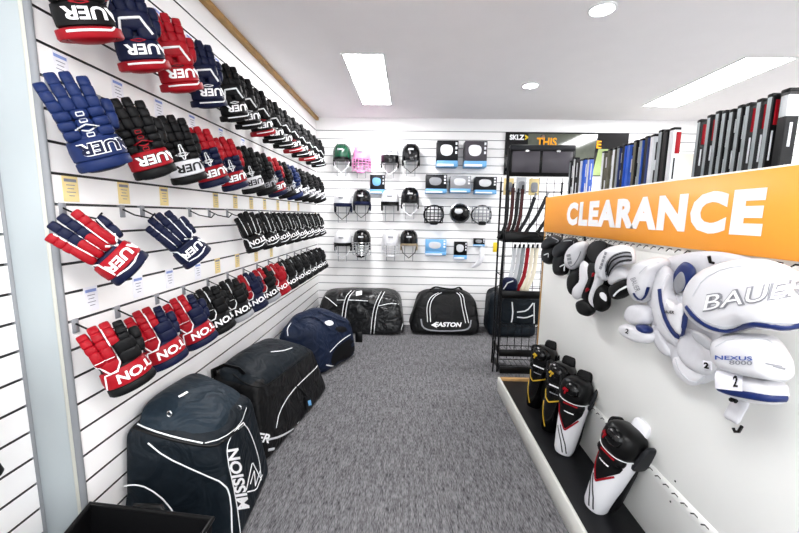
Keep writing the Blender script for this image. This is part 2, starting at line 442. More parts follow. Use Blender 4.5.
# ------------------------------------------------------------------ hockey gloves
def gray(u, v): return V((u, -1, v)), V((0, 1, 0))
def make_glove(style, col, word):
    """local: fingers +z, cuff -z, back of the hand towards -y; col: fingers(4) back cuff band trim palm edge"""
    t = thing('hockey_glove', 'hockey glove', 'glove')
    parts = []
    def part(mb, name, mt, parent=t): parts.append(mb); return mb.build(name, mt, parent, world=False)
    stripe, east, chev = style == 'stripe', style == 'easton', style == 'chevron'
    xs = [-.057, -.019, .019, .057]; Ls = [.100, .128, .126, .104]
    if stripe: Ls = [l*.9 for l in Ls]
    if east: Ls = [.085, .1, .098, .08]
    bends = (4, 14, 30) if not east else (8, 26, 52)
    if stripe: bends = (2, 8, 16)
    spread = (-4, -1, 1, 4) if not stripe else (-4, -1, 2, 5)
    for k in range(4):
        mb = MB(); p = V((xs[k], -.016, .045)); a = 0
        for j, bd in enumerate(bends):
            l = Ls[k]/3; R = ry(spread[k]) @ rx(-bd); d = R @ V((0, 0, 1))
            mb.sup(p+d*l*.5, (.0205-.0008*j, .022-.0015*j, l*.6), .36, .45, R, 12, 8); p = p+d*l
        part(mb, 'finger', col['f'][k])
    mb = MB(); p = V((.082, .006, -.035))
    for j, (l, bd, sp) in enumerate(((.055, 8, 14), (.05, 22, 4))):
        R = ry(sp) @ rx(-bd); d = R @ V((0, 0, 1)); mb.sup(p+d*l*.5, (.021, .026, l*.58), .5, .55, R, 12, 8); p = p+d*l
    part(mb, 'thumb', col.get('th', col['f'][3]))
    mb = MB(); mb.sup((0, .020, .002), (.076, .032, .085), .6, .5); part(mb, 'palm', col['p'])
    mb = MB()
    if style == 'roll':
        for z, wd in ((.030, .077), (-.003, .078), (-.036, .078)):
            for x0, x1 in ((-wd, -.026), (-.026, .026), (.026, wd)):
                mb.sup(((x0+x1)/2, -.014, z), ((x1-x0)/2*1.04, .028, .0185), .4, .55, None, 12, 8)
    elif chev:
        mb.sup((0, -.012, .018), (.080, .030, .040), .55, .5); mb.sup((-.045, -.016, -.030), (.038, .028, .028), .5); mb.sup((.045, -.016, -.030), (.038, .028, .028), .5)
    elif stripe:
        for x in (-.055, -.018, .018, .055): mb.sup((x, -.014, .012), (.020, .027, .052), .5, .5, None, 12, 8)
    else:
        for x in (-.056, -.018): mb.sup((x, -.016, .018), (.021, .029, .036), .45, .5, None, 12, 8)
        mb.sup((-.030, -.014, -.030), (.036, .027, .030), .5)
    part(mb, 'back_pad', col['b'])
    if east:
        mb = MB(); 
        for z in (.026, -.020): mb.sup((.045, -.012, z), (.040, .030, .030), .5)
        part(mb, 'side_pad', col['f'][3])
    # flared cuff, open underneath
    def ring(z, a, b, y=.008, n=32): return [V((a*math.cos(2*PI*i/n), y+b*math.sin(2*PI*i/n), z)) for i in range(n)]
    zb = -.165
    mb = MB(); mb.loft([ring(-.040, .060, .034), ring(-.042, .072, .048), ring(-.06, .078, .052), ring(-.11, .083, .057), ring(-.145, .087, .061),
                        ring(-.155, .085, .059), ring(-.152, .078, .052), ring(-.10, .070, .045), ring(-.06, .060, .038)], cap0=True, cap1=True)
    part(mb, 'cuff', col['c'])
    mb = MB(); fl = .010 if chev else 0
    mb.loft([ring(-.128, .085, .059), ring(-.133, .090+fl, .064+fl), ring(zb+.006, .092+fl, .066+fl), ring(zb, .087+fl, .062+fl), ring(zb+.004, .078, .054), ring(-.135, .077, .052)], cap0=False, cap1=False)
    part(mb, 'cuff_band', col['band'])
    mb = MB(); mb.sup((0, .008, -.140), (.080, .056, .036), .9, .7, None, 20, 10); part(mb, 'wrist_lining', col['p'] if not chev else col['band'])
    mb = MB(); rr = []
    for z, off in ((-.052, 0), (-.057, .007), (-.09, .0095), (-.123, .007), (-.128, 0)):
        s = (z+.04)/-.115; a, b = .0745+.012*s+off, .049+.012*s+off
        rr.append([V((a*math.sin(g), .008-b*math.cos(g), z)) for g in [math.radians(-86+250*i/28) for i in range(29)]])
    mb.loft(rr, closed=False, cap0=False, cap1=False); cp = part(mb, 'cuff_panel', col['panel'])
    D = Drape(merged(*parts), gray)
    # lettering, upside down as the glove hangs fingers up, wrapped round the cuff
    def cyl(u, v): g = math.radians(u); d = V((math.sin(g), -math.cos(g), 0)); return V((0, .008, v))+d*.4, -d
    DC = Drape(merged(*parts), cyl)
    cc, wd = (40, 184) if not east else (66, 200)
    if col.get('out'):
        mb = MB(); DC.text(mb, word, (cc, -.090), (-wd*1.02, 0), (0, -.046), .0016, .075, .1); mb.build('lettering_outline', col['out'], cp, world=False, smooth=False)
    mb = MB(); DC.text(mb, word, (cc, -.090), (-wd, 0), (0, -.040), .003, .03, .1); mb.build('lettering', col.get('txt', LETW), cp, world=False, smooth=False)
    pm = col.get('pipe', PIPE)
    mb = MB(); ln = lambda pts, r=.003, sm=1: D.line(mb, pts, r, .001, .7, 5, sm, step=.006)
    if style == 'roll':
        em = col.get('em', GREY)
        if col.get('star'):
            ln([(-.036, -.02), (-.009, -.012), (-.005, .028), (.005, .028), (.009, -.012), (.036, -.02), (.008, -.03), (.004, -.046), (-.004, -.046), (-.008, -.03), (-.036, -.02)], .003, 0)
            ln([(-.018, -.02), (0, -.012), (.018, -.02), (0, -.028), (-.018, -.02)], .0025, 0)
        else:
            ln([(-.036, -.018), (0, -.006), (.036, -.018), (0, -.03), (-.036, -.018)], .0028, 0)
            for z in (.03, .008, -.042): ln([(-.011, z-.006), (.011, z-.006), (.011, z+.006), (-.011, z+.006), (-.011, z-.006)], .0022, 0)
        mb.build('emblem', em, t, world=False)
    elif chev:
        ln([(-.062, -.050), (-.040, .022), (.034, .026), (.062, -.036)], .0052, 0)
        ln([(-.072, .05), (-.05, .085), (-.04, .12)], .003)
        mb.build('piping', pm, t, world=False)
        mb = MB(); ln([(-.07, -.142), (.062, -.142), (.075, -.132)], .004, 0); mb.build('band_stripe', pm, t, world=False)
        mb = MB(); D.line(mb, [(-.03, -.056), (0, -.05), (.03, -.056), (0, -.062), (-.03, -.056)], .002, .001, .7, 5, 0, step=.006); mb.build('emblem', col.get('em', RED), t, world=False)
    elif stripe:
        for x, z1 in ((-.083, .10), (-.040, .16), (0, .17), (.040, .15), (.083, .1)):
            ln([(x*.9, -.035), (x, .04), (x*1.18, z1)], .0035)
        ln([(-.085, -.03), (-.055, -.052), (-.052, -.12)], .0042, 0); ln([(-.052, -.128), (.02, -.138), (.07, -.125)], .004)
        ln([(.083, -.01), (.050, -.050), (.02, -.02)], .0042, 0)
        mb.build('piping', pm, t, world=False)
    else:
        ln([(-.082, .08), (-.080, .0), (-.062, -.022), (-.046, -.058), (-.02, -.058), (.002, -.03), (.003, .04), (.004, .12)], .0036, 0)
        ln([(-.078, .006), (-.02, .004), (.002, .002)], .0018, 0)
        ln([(-.085, -.126), (-.065, -.06), (-.02, -.056)], .0036, 0)
        mb.build('piping', pm, t, world=False)
    return t

K = BLACK
GC = {
 'r1_blackred': ('chevron', dict(f=[RED, K, K, RED], b=K, c=K, panel=K, band=RED, p=K, th=RED), 'BAUER'),
 'r1_navyred': ('chevron', dict(f=[NAVY]*4, b=NAVY, c=NAVY, panel=NAVY, band=RED, p=NAVY), 'BAUER'),
 'r1_red': ('chevron', dict(f=[RED]*4, b=RED, c=RED, panel=RED, band=RED, p=RED, em=LETK), 'BAUER'),
 'r1_navy': ('chevron', dict(f=[NAVY]*4, b=NAVY, c=NAVY, panel=NAVY, band=NAVY, p=NAVY, em=PIPE), 'BAUER'),
 'r1_black': ('chevron', dict(f=[K]*4, b=K, c=K, panel=K, band=K, p=K, em=PIPE), 'BAUER'),
 'r1_blackredband': ('chevron', dict(f=[K]*4, b=K, c=K, panel=K, band=RED, p=K), 'BAUER'),
 'r2_navy': ('roll', dict(f=[ROYAL]*4, b=ROYAL, c=ROYAL, panel=ROYAL, band=ROYAL, p=NAVY, em=LGREY, out=LETW, txt=NAVY), 'BAUER'),
 'r2_blackred': ('roll', dict(f=[K]*4, b=K, c=K, panel=RED, band=K, p=K, em=RED, out=LETK), 'BAUER'),
 'r2_blackwhite': ('roll', dict(f=[K]*4, b=K, c=K, panel=WHITEF, band=K, p=K, em=PIPE, star=1, txt=LETK), 'BAUER'),
 'r2_rednavy': ('roll', dict(f=[RED]*4, b=NAVY, c=NAVY, panel=RED, band=NAVY, p=WHITEF, em=PIPE, star=1, out=LETK), 'BAUER'),
 'r2_black': ('roll', dict(f=[K]*4, b=K, c=K, panel=K, band=K, p=K, em=CHAR, txt=LETG), 'BAUER'),
 'r2_royal': ('roll', dict(f=[ROYAL]*4, b=ROYAL, c=ROYAL, panel=NAVY, band=ROYAL, p=K, em=PIPE), 'BAUER'),
 'r3_rednavy': ('stripe', dict(f=[RED, NAVY, NAVY, RED], b=RED, c=NAVY, panel=RED, band=NAVY, p=NAVY, th=NAVY), 'BAUER'),
 'r3_navy': ('stripe', dict(f=[NAVY]*4, b=NAVY, c=NAVY, panel=NAVY, band=NAVY, p=NAVY), 'BAUER'),
 'r3_black': ('stripe', dict(f=[K]*4, b=K, c=K, panel=K, band=K, p=K), 'EASTON'),
 'r4_redblack': ('easton', dict(f=[RED, RED, RED, K], b=RED, c=K, panel=RED, band=K, p=K), 'EASTON'),
 'r4_rednavy': ('easton', dict(f=[RED, RED, RED, NAVY], b=RED, c=NAVY, panel=RED, band=NAVY, p=NAVY), 'EASTON'),
 'r4_navycuff': ('easton', dict(f=[RED, RED, NAVY, NAVY], b=RED, c=NAVY, panel=NAVY, band=NAVY, p=NAVY), 'EASTON'),
 'r4_black': ('easton', dict(f=[K]*4, b=K, c=K, panel=K, band=K, p=K), 'EASTON'),
 'r4_blackgrey': ('easton', dict(f=[K]*4, b=K, c=K, panel=K, band=GREY, p=K), 'EASTON'),
 'r4_redcuffblack': ('easton', dict(f=[RED, RED, RED, K], b=RED, c=K, panel=K, band=GREY, p=K), 'EASTON'),
 'r4_red': ('easton', dict(f=[RED]*4, b=RED, c=RED, panel=RED, band=RED, p=RED), 'EASTON'),
}
ROWN = ['top row', 'second row', 'third row', 'bottom row']
ROWS = [
 (2.11, 42, -16, 10, [(1.215, 'r1_blackred', 'black glove with red sides and red cuff band'), (1.465, 'r1_navyred', 'navy glove with a red cuff band'),
   (1.705, 'r1_red', 'all red glove with white chevron'), (1.95, 'r1_navy', 'navy glove with white chevron'), (2.23, 'r1_black', 'black glove with white chevron, next after the plain navy one'),
   (2.42, 'r1_black', 'black glove tucked close behind another black one'), (2.64, 'r1_blackredband', 'black glove with red cuff band, halfway along'), (2.88, 'r1_black', 'black glove right behind the halfway red-banded one'),
   (3.10, 'r1_black', 'second black glove behind the halfway red-banded one'), (3.33, 'r1_blackredband', 'middle one of three red-banded black gloves'), (3.57, 'r1_black', 'black glove between the last two red-banded ones'),
   (3.81, 'r1_blackredband', 'farthest red-banded black glove'), (4.05, 'r1_black', 'last but one black glove before the corner'), (4.29, 'r1_black', 'black glove at the far end by the corner')]),
 (1.70, 42, -20, 6, [(1.214, 'r2_navy', 'all royal blue glove with outlined lettering, nearest the post'), (1.464, 'r2_blackred', 'black glove with red cuff panel and red diamond'),
   (1.711, 'r2_blackwhite', 'black glove with white cuff panel and star, third from the post'), (1.927, 'r2_rednavy', 'red-fingered navy glove, nearer of the neighbouring pair'), (2.17, 'r2_rednavy', 'red-fingered navy glove, farther of the neighbouring pair'),
   (2.438, 'r2_blackwhite', 'black glove with white cuff panel, sixth from the post'), (2.66, 'r2_black', 'all black glove just before the lone red and navy one'), (2.88, 'r2_rednavy', 'lone red-fingered navy glove between black ones'),
   (3.10, 'r2_black', 'all black glove just before the blue one'), (3.32, 'r2_royal', 'blue glove among the far black ones'), (3.54, 'r2_blackwhite', 'black and white glove just past the blue one'),
   (3.79, 'r2_blackwhite', 'second black and white glove past the blue one'), (4.03, 'r2_blackwhite', 'last but one black and white glove'), (4.27, 'r2_blackwhite', 'black and white glove at the corner end')]),
 (1.30, 42, -34, 0, [(1.215, 'r3_rednavy', 'red and navy glove with white stripes, pointing at the post'), (1.652, 'r3_navy', 'lone navy glove with white stripes'),
   (2.43, 'r3_black', 'first black white-piped glove after the empty hooks'), (2.70, 'r3_black', 'second black white-piped glove after the empty hooks'), (2.95, 'r3_black', 'third black white-piped glove after the empty hooks'),
   (3.2, 'r3_black', 'fourth black white-piped glove after the empty hooks'), (3.46, 'r3_black', 'fourth from last black white-piped glove'), (3.72, 'r3_black', 'third from last black white-piped glove'),
   (3.98, 'r3_black', 'last but one black white-piped glove'), (4.24, 'r3_black', 'black white-piped glove at the corner end')]),
 (.905, 42, -22, -2, [(1.249, 'r4_redblack', 'red and black glove with red cuff panel, nearest the post'), (1.462, 'r4_rednavy', 'red and navy glove, second from the post'),
   (1.703, 'r4_rednavy', 'red and navy glove, third from the post'), (1.913, 'r4_black', 'all black glove just past the red and navy pair'), (2.152, 'r4_blackgrey', 'black glove with a grey cuff rim, nearer of two'),
   (2.393, 'r4_navycuff', 'navy glove with red fingers and navy cuff'), (2.63, 'r4_redcuffblack', 'red-fingered glove with black cuff and grey rim'), (2.87, 'r4_red', 'all red glove amid black ones'),
   (3.11, 'r4_black', 'first black glove past the all red one'), (3.35, 'r4_black', 'second black glove past the all red one'), (3.59, 'r4_black', 'third black glove past the all red one'),
   (3.83, 'r4_black', 'third from last black glove'), (4.07, 'r4_black', 'last but one black glove'), (4.30, 'r4_black', 'black glove at the corner end')]),
]
PROTO = {}
GX, GS = -1.02, .86
def hook(p, label, up=True, group='wire hooks on the slatted wall'):
    """wire hook standing out of the slat groove; p = groove point"""
    p = V(p); t = thing('display_hook', label, 'hook', p, group=group)
    q = MB(); q.box((p.x-.012, p.y-.013, p.z-.045), (p.x+.004, p.y+.013, p.z+.006), .002); q.build('back_plate', GREY, t)
    q = MB(); q.tube([p+V((.003, 0, -.012)), p+V((.05, 0, -.034)), p+V((.115, 0, -.046)), p+V((.135, 0, -.026))], .0032, 6); q.build('prong', WIRE, t)
random.seed(4)
for ri, (z, az, rl, ln, items) in enumerate(ROWS):
    for gi, (y, key, lab) in enumerate(items):
        s = abs(GX)/1.06; loc = V((GX, y*s, EYE+(z-EYE)*s))
        gs = [.86, .84, .78, .83][ri]; rl2 = rl-{(2, 0): 12, (2, 1): 6}.get((ri, gi), -12 if ri == 2 else 0)
        R = rz(az+random.uniform(-3, 3)) @ ry(rl2+random.uniform(-2, 2)) @ rx(ln) @ MX.Diagonal((gs, gs, gs))
        label = '%s hockey glove: %s' % (ROWN[ri], lab)
        if key not in PROTO:
            PROTO[key] = make_glove(*GC[key]); g = PROTO[key]
            g.matrix_world = MX.Translation(loc) @ R.to_4x4(); g['label'] = label; g['group'] = 'gloves in the '+ROWN[ri]
        else: g = dup(PROTO[key], loc, R, label, 'gloves in the '+ROWN[ri])

# hooks carrying the gloves, and the empty ones of the third row
for ri, (z, az, rl, ln, items) in enumerate(ROWS):
    zs = [2.2393, 1.8393, 1.4393, 1.0393][ri]
    for gi, (y, key, lab) in enumerate(items):
        hook((ROOM_L, max(1.212, y*.965-.012), zs), '%s hook holding %s' % (ROWN[ri], lab))
for y, lab in ((1.47, 'empty wire hook between the red and navy glove and the lone navy glove'), (1.93, 'nearer of two empty wire hooks right of the lone navy glove'), (2.12, 'farther of two empty wire hooks right of the lone navy glove')):
    hook((ROOM_L, y, 1.4393), lab)

# price tags on the slats
def price_tag(p, w_, h_, body, head, label, nrm, right, group):
    p, n, r = V(p), V(nrm), V(right); t = thing('price_tag', label, 'price tag', p, group=group); u = V((0, 0, 1))
    def bx(mb, a0, a1, b0, b1, d0, d1):
        c = [p+r*a+u*b+n*d for d in (d0, d1) for a, b in ((a0, b0), (a1, b0), (a1, b1), (a0, b1))]
        mb.add(c, [(0, 1, 2, 3), (4, 5, 6, 7), (0, 1, 5, 4), (1, 2, 6, 5), (2, 3, 7, 6), (3, 0, 4, 7)])
    q = MB(); bx(q, -w_/2, w_/2, -h_/2, h_/2, .0005, .0025); q.build('card', body, t, smooth=False)
    q = MB()
    for k, (f0, f1) in enumerate(((-.28, .28), (-.22, .2), (-.3, .3), (-.15, .22))): bx(q, w_*f0, w_*f1, h_*(.14-.14*k), h_*(.17-.14*k), .0027, .0032)
    q.build('printed_lines', INK, t, smooth=False)
    q = MB(); bx(q, -w_*.4, w_*.4, h_*.28, h_*.4, .0027, .0032); q.build('heading', head, t, smooth=False)
ORD = ['first', 'second', 'third', 'fourth', 'fifth', 'sixth', 'seventh', 'eighth', 'ninth', 'tenth']
for k, y in enumerate((1.249, 1.485, 1.732, 2.20, 2.45, 2.70, 2.95, 3.25, 3.55, 3.85)):
    price_tag((ROOM_L, y, 1.492), .058, .085, YELLOW, INK, 'yellow price tag under the second glove row, %s from the post' % ORD[k], (1, 0, 0), (0, 1, 0), 'yellow tags under the second row')
for k, y in enumerate((2.18, 2.44, 2.75, 3.06)):
    price_tag((ROOM_L, y, 1.10), .058, .09, YELLOW, INK, 'yellow price tag above the bottom glove row, %s from the post' % ORD[k], (1, 0, 0), (0, 1, 0), 'yellow tags above the bottom row')
for k, y in enumerate((1.285, 1.52, 1.73, 1.97)):
    price_tag((ROOM_L, y, 1.10), .058, .09, PAPER, INKB, 'white price tag with blue heading above the bottom glove row, %s from the post' % ORD[k], (1, 0, 0), (0, 1, 0), 'white tags above the bottom row')
for k, y in enumerate((1.26, 1.50, 1.74, 2.0, 2.3, 2.6)):
    price_tag((ROOM_L, y, 1.89), .058, .085, PAPER, INKB, 'white price tag above the second glove row, %s from the post' % ORD[k], (1, 0, 0), (0, 1, 0), 'white tags above the second row')
for k, y in enumerate((1.52, 1.78, 2.02, 2.3)):
    price_tag((ROOM_L, y, 2.29), .058, .085, PAPER, INKB, 'white price tag above the top glove row, %s from the left' % ORD[k], (1, 0, 0), (0, 1, 0), 'white tags above the top row')

# ------------------------------------------------------------------ bags
def hexbag(cor, e=.28, nu=56, nv=30, wr=.006, seed=1, hump=0., sag=0.):
    """soft box: cor = bottom FL FR BR BL, top FL FR BR BL; wrinkled"""
    rnd = random.Random(seed); mb = MB(); mb.sup((0, 0, 0), (1, 1, 1), e, e, None, nu, nv)
    b = [V(c) for c in cor]; ph = [(rnd.uniform(0, 6), rnd.uniform(7, 20), rnd.uniform(7, 20), rnd.uniform(5, 16)) for _ in range(5)]
    ctr = sum(b, V((0, 0, 0)))/8; out = []
    for p in mb.v:
        x, y, z = (p.x+1)/2, (p.y+1)/2, (p.z+1)/2
        lo = b[0]*(1-x)*(1-y)+b[1]*x*(1-y)+b[2]*x*y+b[3]*(1-x)*y; hi = b[4]*(1-x)*(1-y)+b[5]*x*(1-y)+b[6]*x*y+b[7]*(1-x)*y
        q = lo*(1-z)+hi*z
        q.z += hump*max(0, z-.5)*2*(1-(2*x-1)**2)*(1-(2*y-1)**2)
        d = (q-ctr).normalized(); wv = sum(math.sin(a+q.x*f1+q.y*f2+q.z*f3) for a, f1, f2, f3 in ph)/5
        q = q+d*wr*wv*(1 if z > .1 else .2)
        q.z = max(q.z, .002); out.append(q)
    mb.v = out; return mb
W_L = ROOM_L+.012
# -- slate backpack-style bag, nearest
t = thing('equipment_bag', 'slate blue backpack style gear bag with white piping and side lettering, nearest on the left', 'bag', (-.93, 1.6, 0), group=None)
body = hexbag([(W_L, 1.31, 0), (-.70, 1.36, 0), (-.735, 1.84, 0), (W_L, 1.86, 0), (W_L+.01, 1.33, .555), (-.775, 1.42, .455), (-.80, 1.78, .475), (W_L+.02, 1.82, .56)], .15, seed=2, hump=.06)
bb = body.build('body', SLATE2, t); D = Drape(body)
lid = hexbag([(W_L+.012, 1.325, .50), (-.765, 1.405, .395), (-.785, 1.80, .42), (W_L+.02, 1.83, .52), (W_L+.03, 1.38, .62), (-.82, 1.47, .515), (-.85, 1.76, .52), (W_L+.03, 1.80, .62)], .42, seed=5, hump=.035, wr=.007)
lb = lid.build('lid', SLATE, t); DL = Drape(merged(body, lid))
q = MB(); DL.line(q, [(126, 419), (150, 430), (178, 438), (203, 443)], .003, .003); DL.line(q, [(205, 443), (222, 439), (240, 425), (246, 408)], .002, .003); q.build('lid_piping', PIPE, lb)
q = MB(); DL.line(q, [(125, 424), (160, 437), (205, 447), (222, 444), (243, 424)], .006, .001); q.build('zip_tape', BLACKP, lb)
q = MB(); DL.text(q, '-', (183, 395), (9, -5), (1.5, 1.5), .004, .02); q.build('lettering', LETW, lb, smooth=False)
q = MB(); 
for px in ((170, 414), (239, 408)):
    h = DL.hit(px[0], px[1], .004)
    if h: q.tube([h[0]+V((.010*math.cos(a), -.004, .012*math.sin(a))) for a in [2*PI*k/12 for k in range(12)]], .003, 6, closed=True)
q.build('ring', CHROME, lb)
q = MB(); D.line(q, [(148, 443), (165, 457), (200, 473), (226, 484), (231, 500), (232, 533)], .0032, .001); q.build('front_piping', PIPE, bb)
pk = MB(); D.patch(pk, [(122, 533), (122, 490), (126, 483), (140, 484), (160, 494), (176, 512), (185, 533)], .012); pb = pk.build('side_pocket', SLATE2, t)
q = MB(); D.line(q, [(122, 520), (122, 487), (134, 482), (150, 486), (168, 500), (180, 520)], .0032, .012); q.build('pocket_piping', PIPE, pb)
q = MB(); D.line(q, [(240, 533), (236, 500), (226, 455), (228, 440), (240, 424), (246, 425), (253, 440), (259, 460), (261, 480)], .0028, .002); q.build('panel_piping', PIPE, bb)
q = MB(); D.text(q, 'MISSION', (237.5, 479), (-11.5, -60), (-12, 2), .003, .03); q.build('lettering', LETW, bb, smooth=False)
q = MB()
for pts in ([(246, 490), (252, 462), (260, 478)], [(247, 492), (256, 490), (262, 475)], [(250, 484), (254, 470), (255, 486), (260, 470)]): D.line(q, pts, .003, .002, smooth=0)
q.build('emblem', LETW, bb)
q = MB(); D.text(q, '-', (240, 426), (7, -6), (2, 2), .004, .03); q.build('label_patch', LETW, bb, smooth=False)

# -- black gear bag with reflective stripes, second
t = thing('equipment_bag', 'black wheeled gear bag with white arch piping, behind the slate bag along the left wall', 'bag', (-.92, 2.4, 0))
body = hexbag([(W_L, 1.90, 0), (-.785, 1.865, 0), (-.625, 2.84, 0), (W_L, 2.86, 0), (W_L+.02, 1.97, .50), (-.84, 1.97, .47), (-.72, 2.74, .38), (W_L+.03, 2.80, .44)], .17, seed=9, hump=.07)
bb = body.build('body', BAGBLK, t)
lid = hexbag([(W_L+.015, 1.96, .46), (-.82, 1.94, .41), (-.70, 2.76, .34), (W_L+.015, 2.82, .40), (W_L+.03, 1.99, .53), (-.85, 2.0, .49), (-.75, 2.70, .41), (W_L+.04, 2.78, .46)], .4, seed=11, hump=.07)
lb = lid.build('lid', SLATE2, t); D = Drape(merged(body, lid))
q = MB(); D.line(q, [(233, 374), (245, 384), (262, 388), (274, 381), (300, 358), (324, 343)], .005, .001); q.build('zip_tape', BLACKP, lb)
q = MB(); D.line(q, [(271, 352), (283, 351), (292, 348)], .004, .002); q.build('handle_stripe', PIPE, lb)
q = MB(); D.line(q, [(276, 428), (279, 412), (290, 393), (305, 378), (318, 366), (325, 352)], .0035, .002); q.build('side_piping', PIPE, bb)
q = MB(); D.line(q, [(266, 440), (280, 437), (295, 428), (310, 412)], .006, .002, .3); D.line(q, [(268, 450), (284, 447), (300, 433), (318, 410)], .0075, .002, .3); q.build('reflective_stripe', LGREY, bb)
q = MB(); D.text(q, 'BAUER', (253, 436), (34, 6), (3, -9), .003, .03, .1); q.build('lettering', LETW, bb, smooth=False)
q = MB(); D.text(q, 'BAUER', (309, 414), (27, -27), (2, -8), .003, .02); q.build('lettering', LETW, bb, smooth=False)
q = MB(); D.line(q, [(296, 386), (302, 391), (308, 398)], .007, .004, .4); q.build('strap', BLACKP, bb)
q = MB(); D.patch(q, [(304, 397), (309, 396), (313, 408), (308, 420), (306, 418)], .010, sm=0); sw = q.build('swing_tag', BLACKP, t)
q = MB(); D.patch(q, [(306, 401), (309, 400), (310, 405), (307, 406)], .013, sm=0); q.build('tag_print', SKY, sw)
q = MB(); q.tube([V((W_L+.03, 2.0, .47)), V((W_L+.05, 1.96, .53)), V((W_L+.12, 1.955, .565)), V((W_L+.19, 1.97, .54)), V((W_L+.21, 1.99, .5))], .016, 8, flat=.5); q.build('carry_handle', BLACKP, t)

# -- navy duffel, third
t = thing('duffel_bag', 'slumped navy blue duffel bag with white piping in the middle of the left wall bags', 'bag', (-.8, 3.3, 0))
body = hexbag([(W_L, 2.95, 0), (-.74, 3.02, 0), (-.45, 3.60, 0), (W_L+.05, 3.78, 0), (W_L+.03, 3.02, .47), (-.78, 3.08, .41), (-.53, 3.54, .40), (W_L+.15, 3.72, .45)], .34, seed=21, hump=.10, wr=.018)
bb = body.build('body', NAVYB, t); D = Drape(body)
q = MB(); D.line(q, [(330, 352), (340, 341), (356, 331)], .004, .002); D.line(q, [(288, 336), (287, 329), (291, 323)], .004, .002); q.build('piping', PIPE, bb)
q = MB(); D.patch(q, [(324, 322), (330, 320), (334, 323), (331, 326), (325, 325)], .004); q.build('label_patch', LETW, bb)
q = MB(); D.patch(q, [(334, 329), (338, 326), (346, 327), (347, 331), (340, 333)], .004); D.patch(q, [(347, 322), (354, 319), (357, 324), (351, 328)], .004); q.build('mesh_patch', BLACKP, bb)
q = MB(); D.patch(q, [(333, 350), (345, 341), (358, 334), (357, 355), (340, 364), (330, 366)], .003); q.build('side_panel', BLACK, bb)
q = MB(); D.line(q, [(326, 365), (338, 367), (347, 358), (357, 354)], .006, .004, .4); q.build('reflective_stripe', LGREY, bb)
q = MB(); D.text(q, '-', (336, 366), (16, -3), (1, 3), .006, .02); q.build('lettering', LETW, bb, smooth=False)
q = MB(); q.box((-.525, 3.585, .13), (-.452, 3.591, .24), .002); q.build('swing_tag', BLACKP, t)
q = MB(); D.line(q, [(297, 322), (305, 316), (318, 318), (330, 330)], .010, .008, .5); D.line(q, [(318, 312), (332, 318), (345, 322)], .010, .008, .5); q.build('strap', NAVYB, bb)

# -- black tarpaulin duffel with white striped straps, corner
def strap_pair(D, mb_k, mb_w, pts, wdt, off):
    D.line(mb_k, pts, wdt, .003, .25, 8)
    D.line(mb_w, [(x-off, y) for x, y in pts], wdt*.22, .006, .6); D.line(mb_w, [(x+off, y) for x, y in pts], wdt*.22, .006, .6)
t = thing('duffel_bag', 'large shiny black duffel bag with white striped straps in the back left corner', 'bag', (-.55, 4.4, 0))
body = hexbag([(-1.10, 4.22, 0), (-.03, 4.16, 0), (-.02, 4.63, 0), (-1.10, 4.63, 0), (-1.05, 4.27, .47), (-.10, 4.22, .47), (-.10, 4.6, .50), (-1.03, 4.6, .50)], .3, seed=31, hump=.03, wr=.016)
bb = body.build('body', BSHINE, t); D = Drape(body)
k_, w_ = MB(), MB(); strap_pair(D, k_, w_, [(342, 336), (344, 312), (347, 297), (353, 291)], .022, 1.6); strap_pair(D, k_, w_, [(372, 337), (374, 315), (377, 303), (383, 292)], .022, 1.6)
st = k_.build('strap', BLACKP, bb); w_.build('strap_stripe', PIPE, bb)
q = MB(); D.line(q, [(318, 297), (324, 295), (337, 306)], .005, .002); D.line(q, [(337, 300), (352, 300), (368, 301)], .004, .002); D.line(q, [(378, 306), (392, 303), (402, 305)], .004, .002); D.line(q, [(403, 306), (405, 315), (401, 330)], .004, .002); q.build('piping', PIPE, bb)
q = MB(); D.patch(q, [(356, 292), (362, 291), (362, 295), (356, 296)], .006, sm=0); q.build('label_patch', LETW, bb)
q = MB(); D.patch(q, [(356, 291), (372, 290), (372, 295), (362, 297), (356, 296)], .004, sm=0); q.build('handle_wrap', BLACKP, bb)
q = MB(); D.text(q, '----', (391, 335.0), (19, -2), (0, -1.8), .004, .02); q.build('lettering', LETW, bb, smooth=False)

# -- EASTON duffel
t = thing('duffel_bag', 'black duffel bag with big white maker lettering and striped handles against the back wall', 'bag', (.45, 4.4, 0))
body = hexbag([(.01, 4.21, 0), (.90, 4.22, 0), (.92, 4.63, 0), (0, 4.63, 0), (.13, 4.32, .47), (.82, 4.33, .46), (.80, 4.58, .50), (.12, 4.58, .50)], .36, seed=41, hump=.05, wr=.013)
bb = body.build('body', BAGBLK, t); D = Drape(body)
k_, w_ = MB(), MB(); strap_pair(D, k_, w_, [(429, 322), (428, 305), (433, 296), (440, 293)], .02, 1.5); strap_pair(D, k_, w_, [(467, 323), (463, 305), (462, 296), (458, 293)], .02, 1.5)
k_.build('strap', BLACKP, bb); w_.build('strap_stripe', PIPE, bb)
hk, hw = MB(), MB(); hp = [V((.28, 4.40, .53)), V((.33, 4.36, .575)), V((.42, 4.35, .56)), V((.55, 4.36, .545)), V((.62, 4.38, .575)), V((.66, 4.42, .53))]
hk.tube(chaikin(hp, 2, False), .018, 8, flat=.6); hw.tube([p+V((0, -.008, .012)) for p in chaikin(hp, 2, False)], .005, 5)
h_ = hk.build('carry_handle', BLACKP, t); hw.build('handle_stripe', PIPE, h_)
q = MB(); D.text(q, 'EASTON', (448, 324.5), (27, .4), (.4, -4.6), .005, .04, .15); D.patch(q, [(431, 325), (437, 321.5), (435.5, 325), (437, 328)], .005, sm=0); q.build('lettering', LETW, bb, smooth=False)
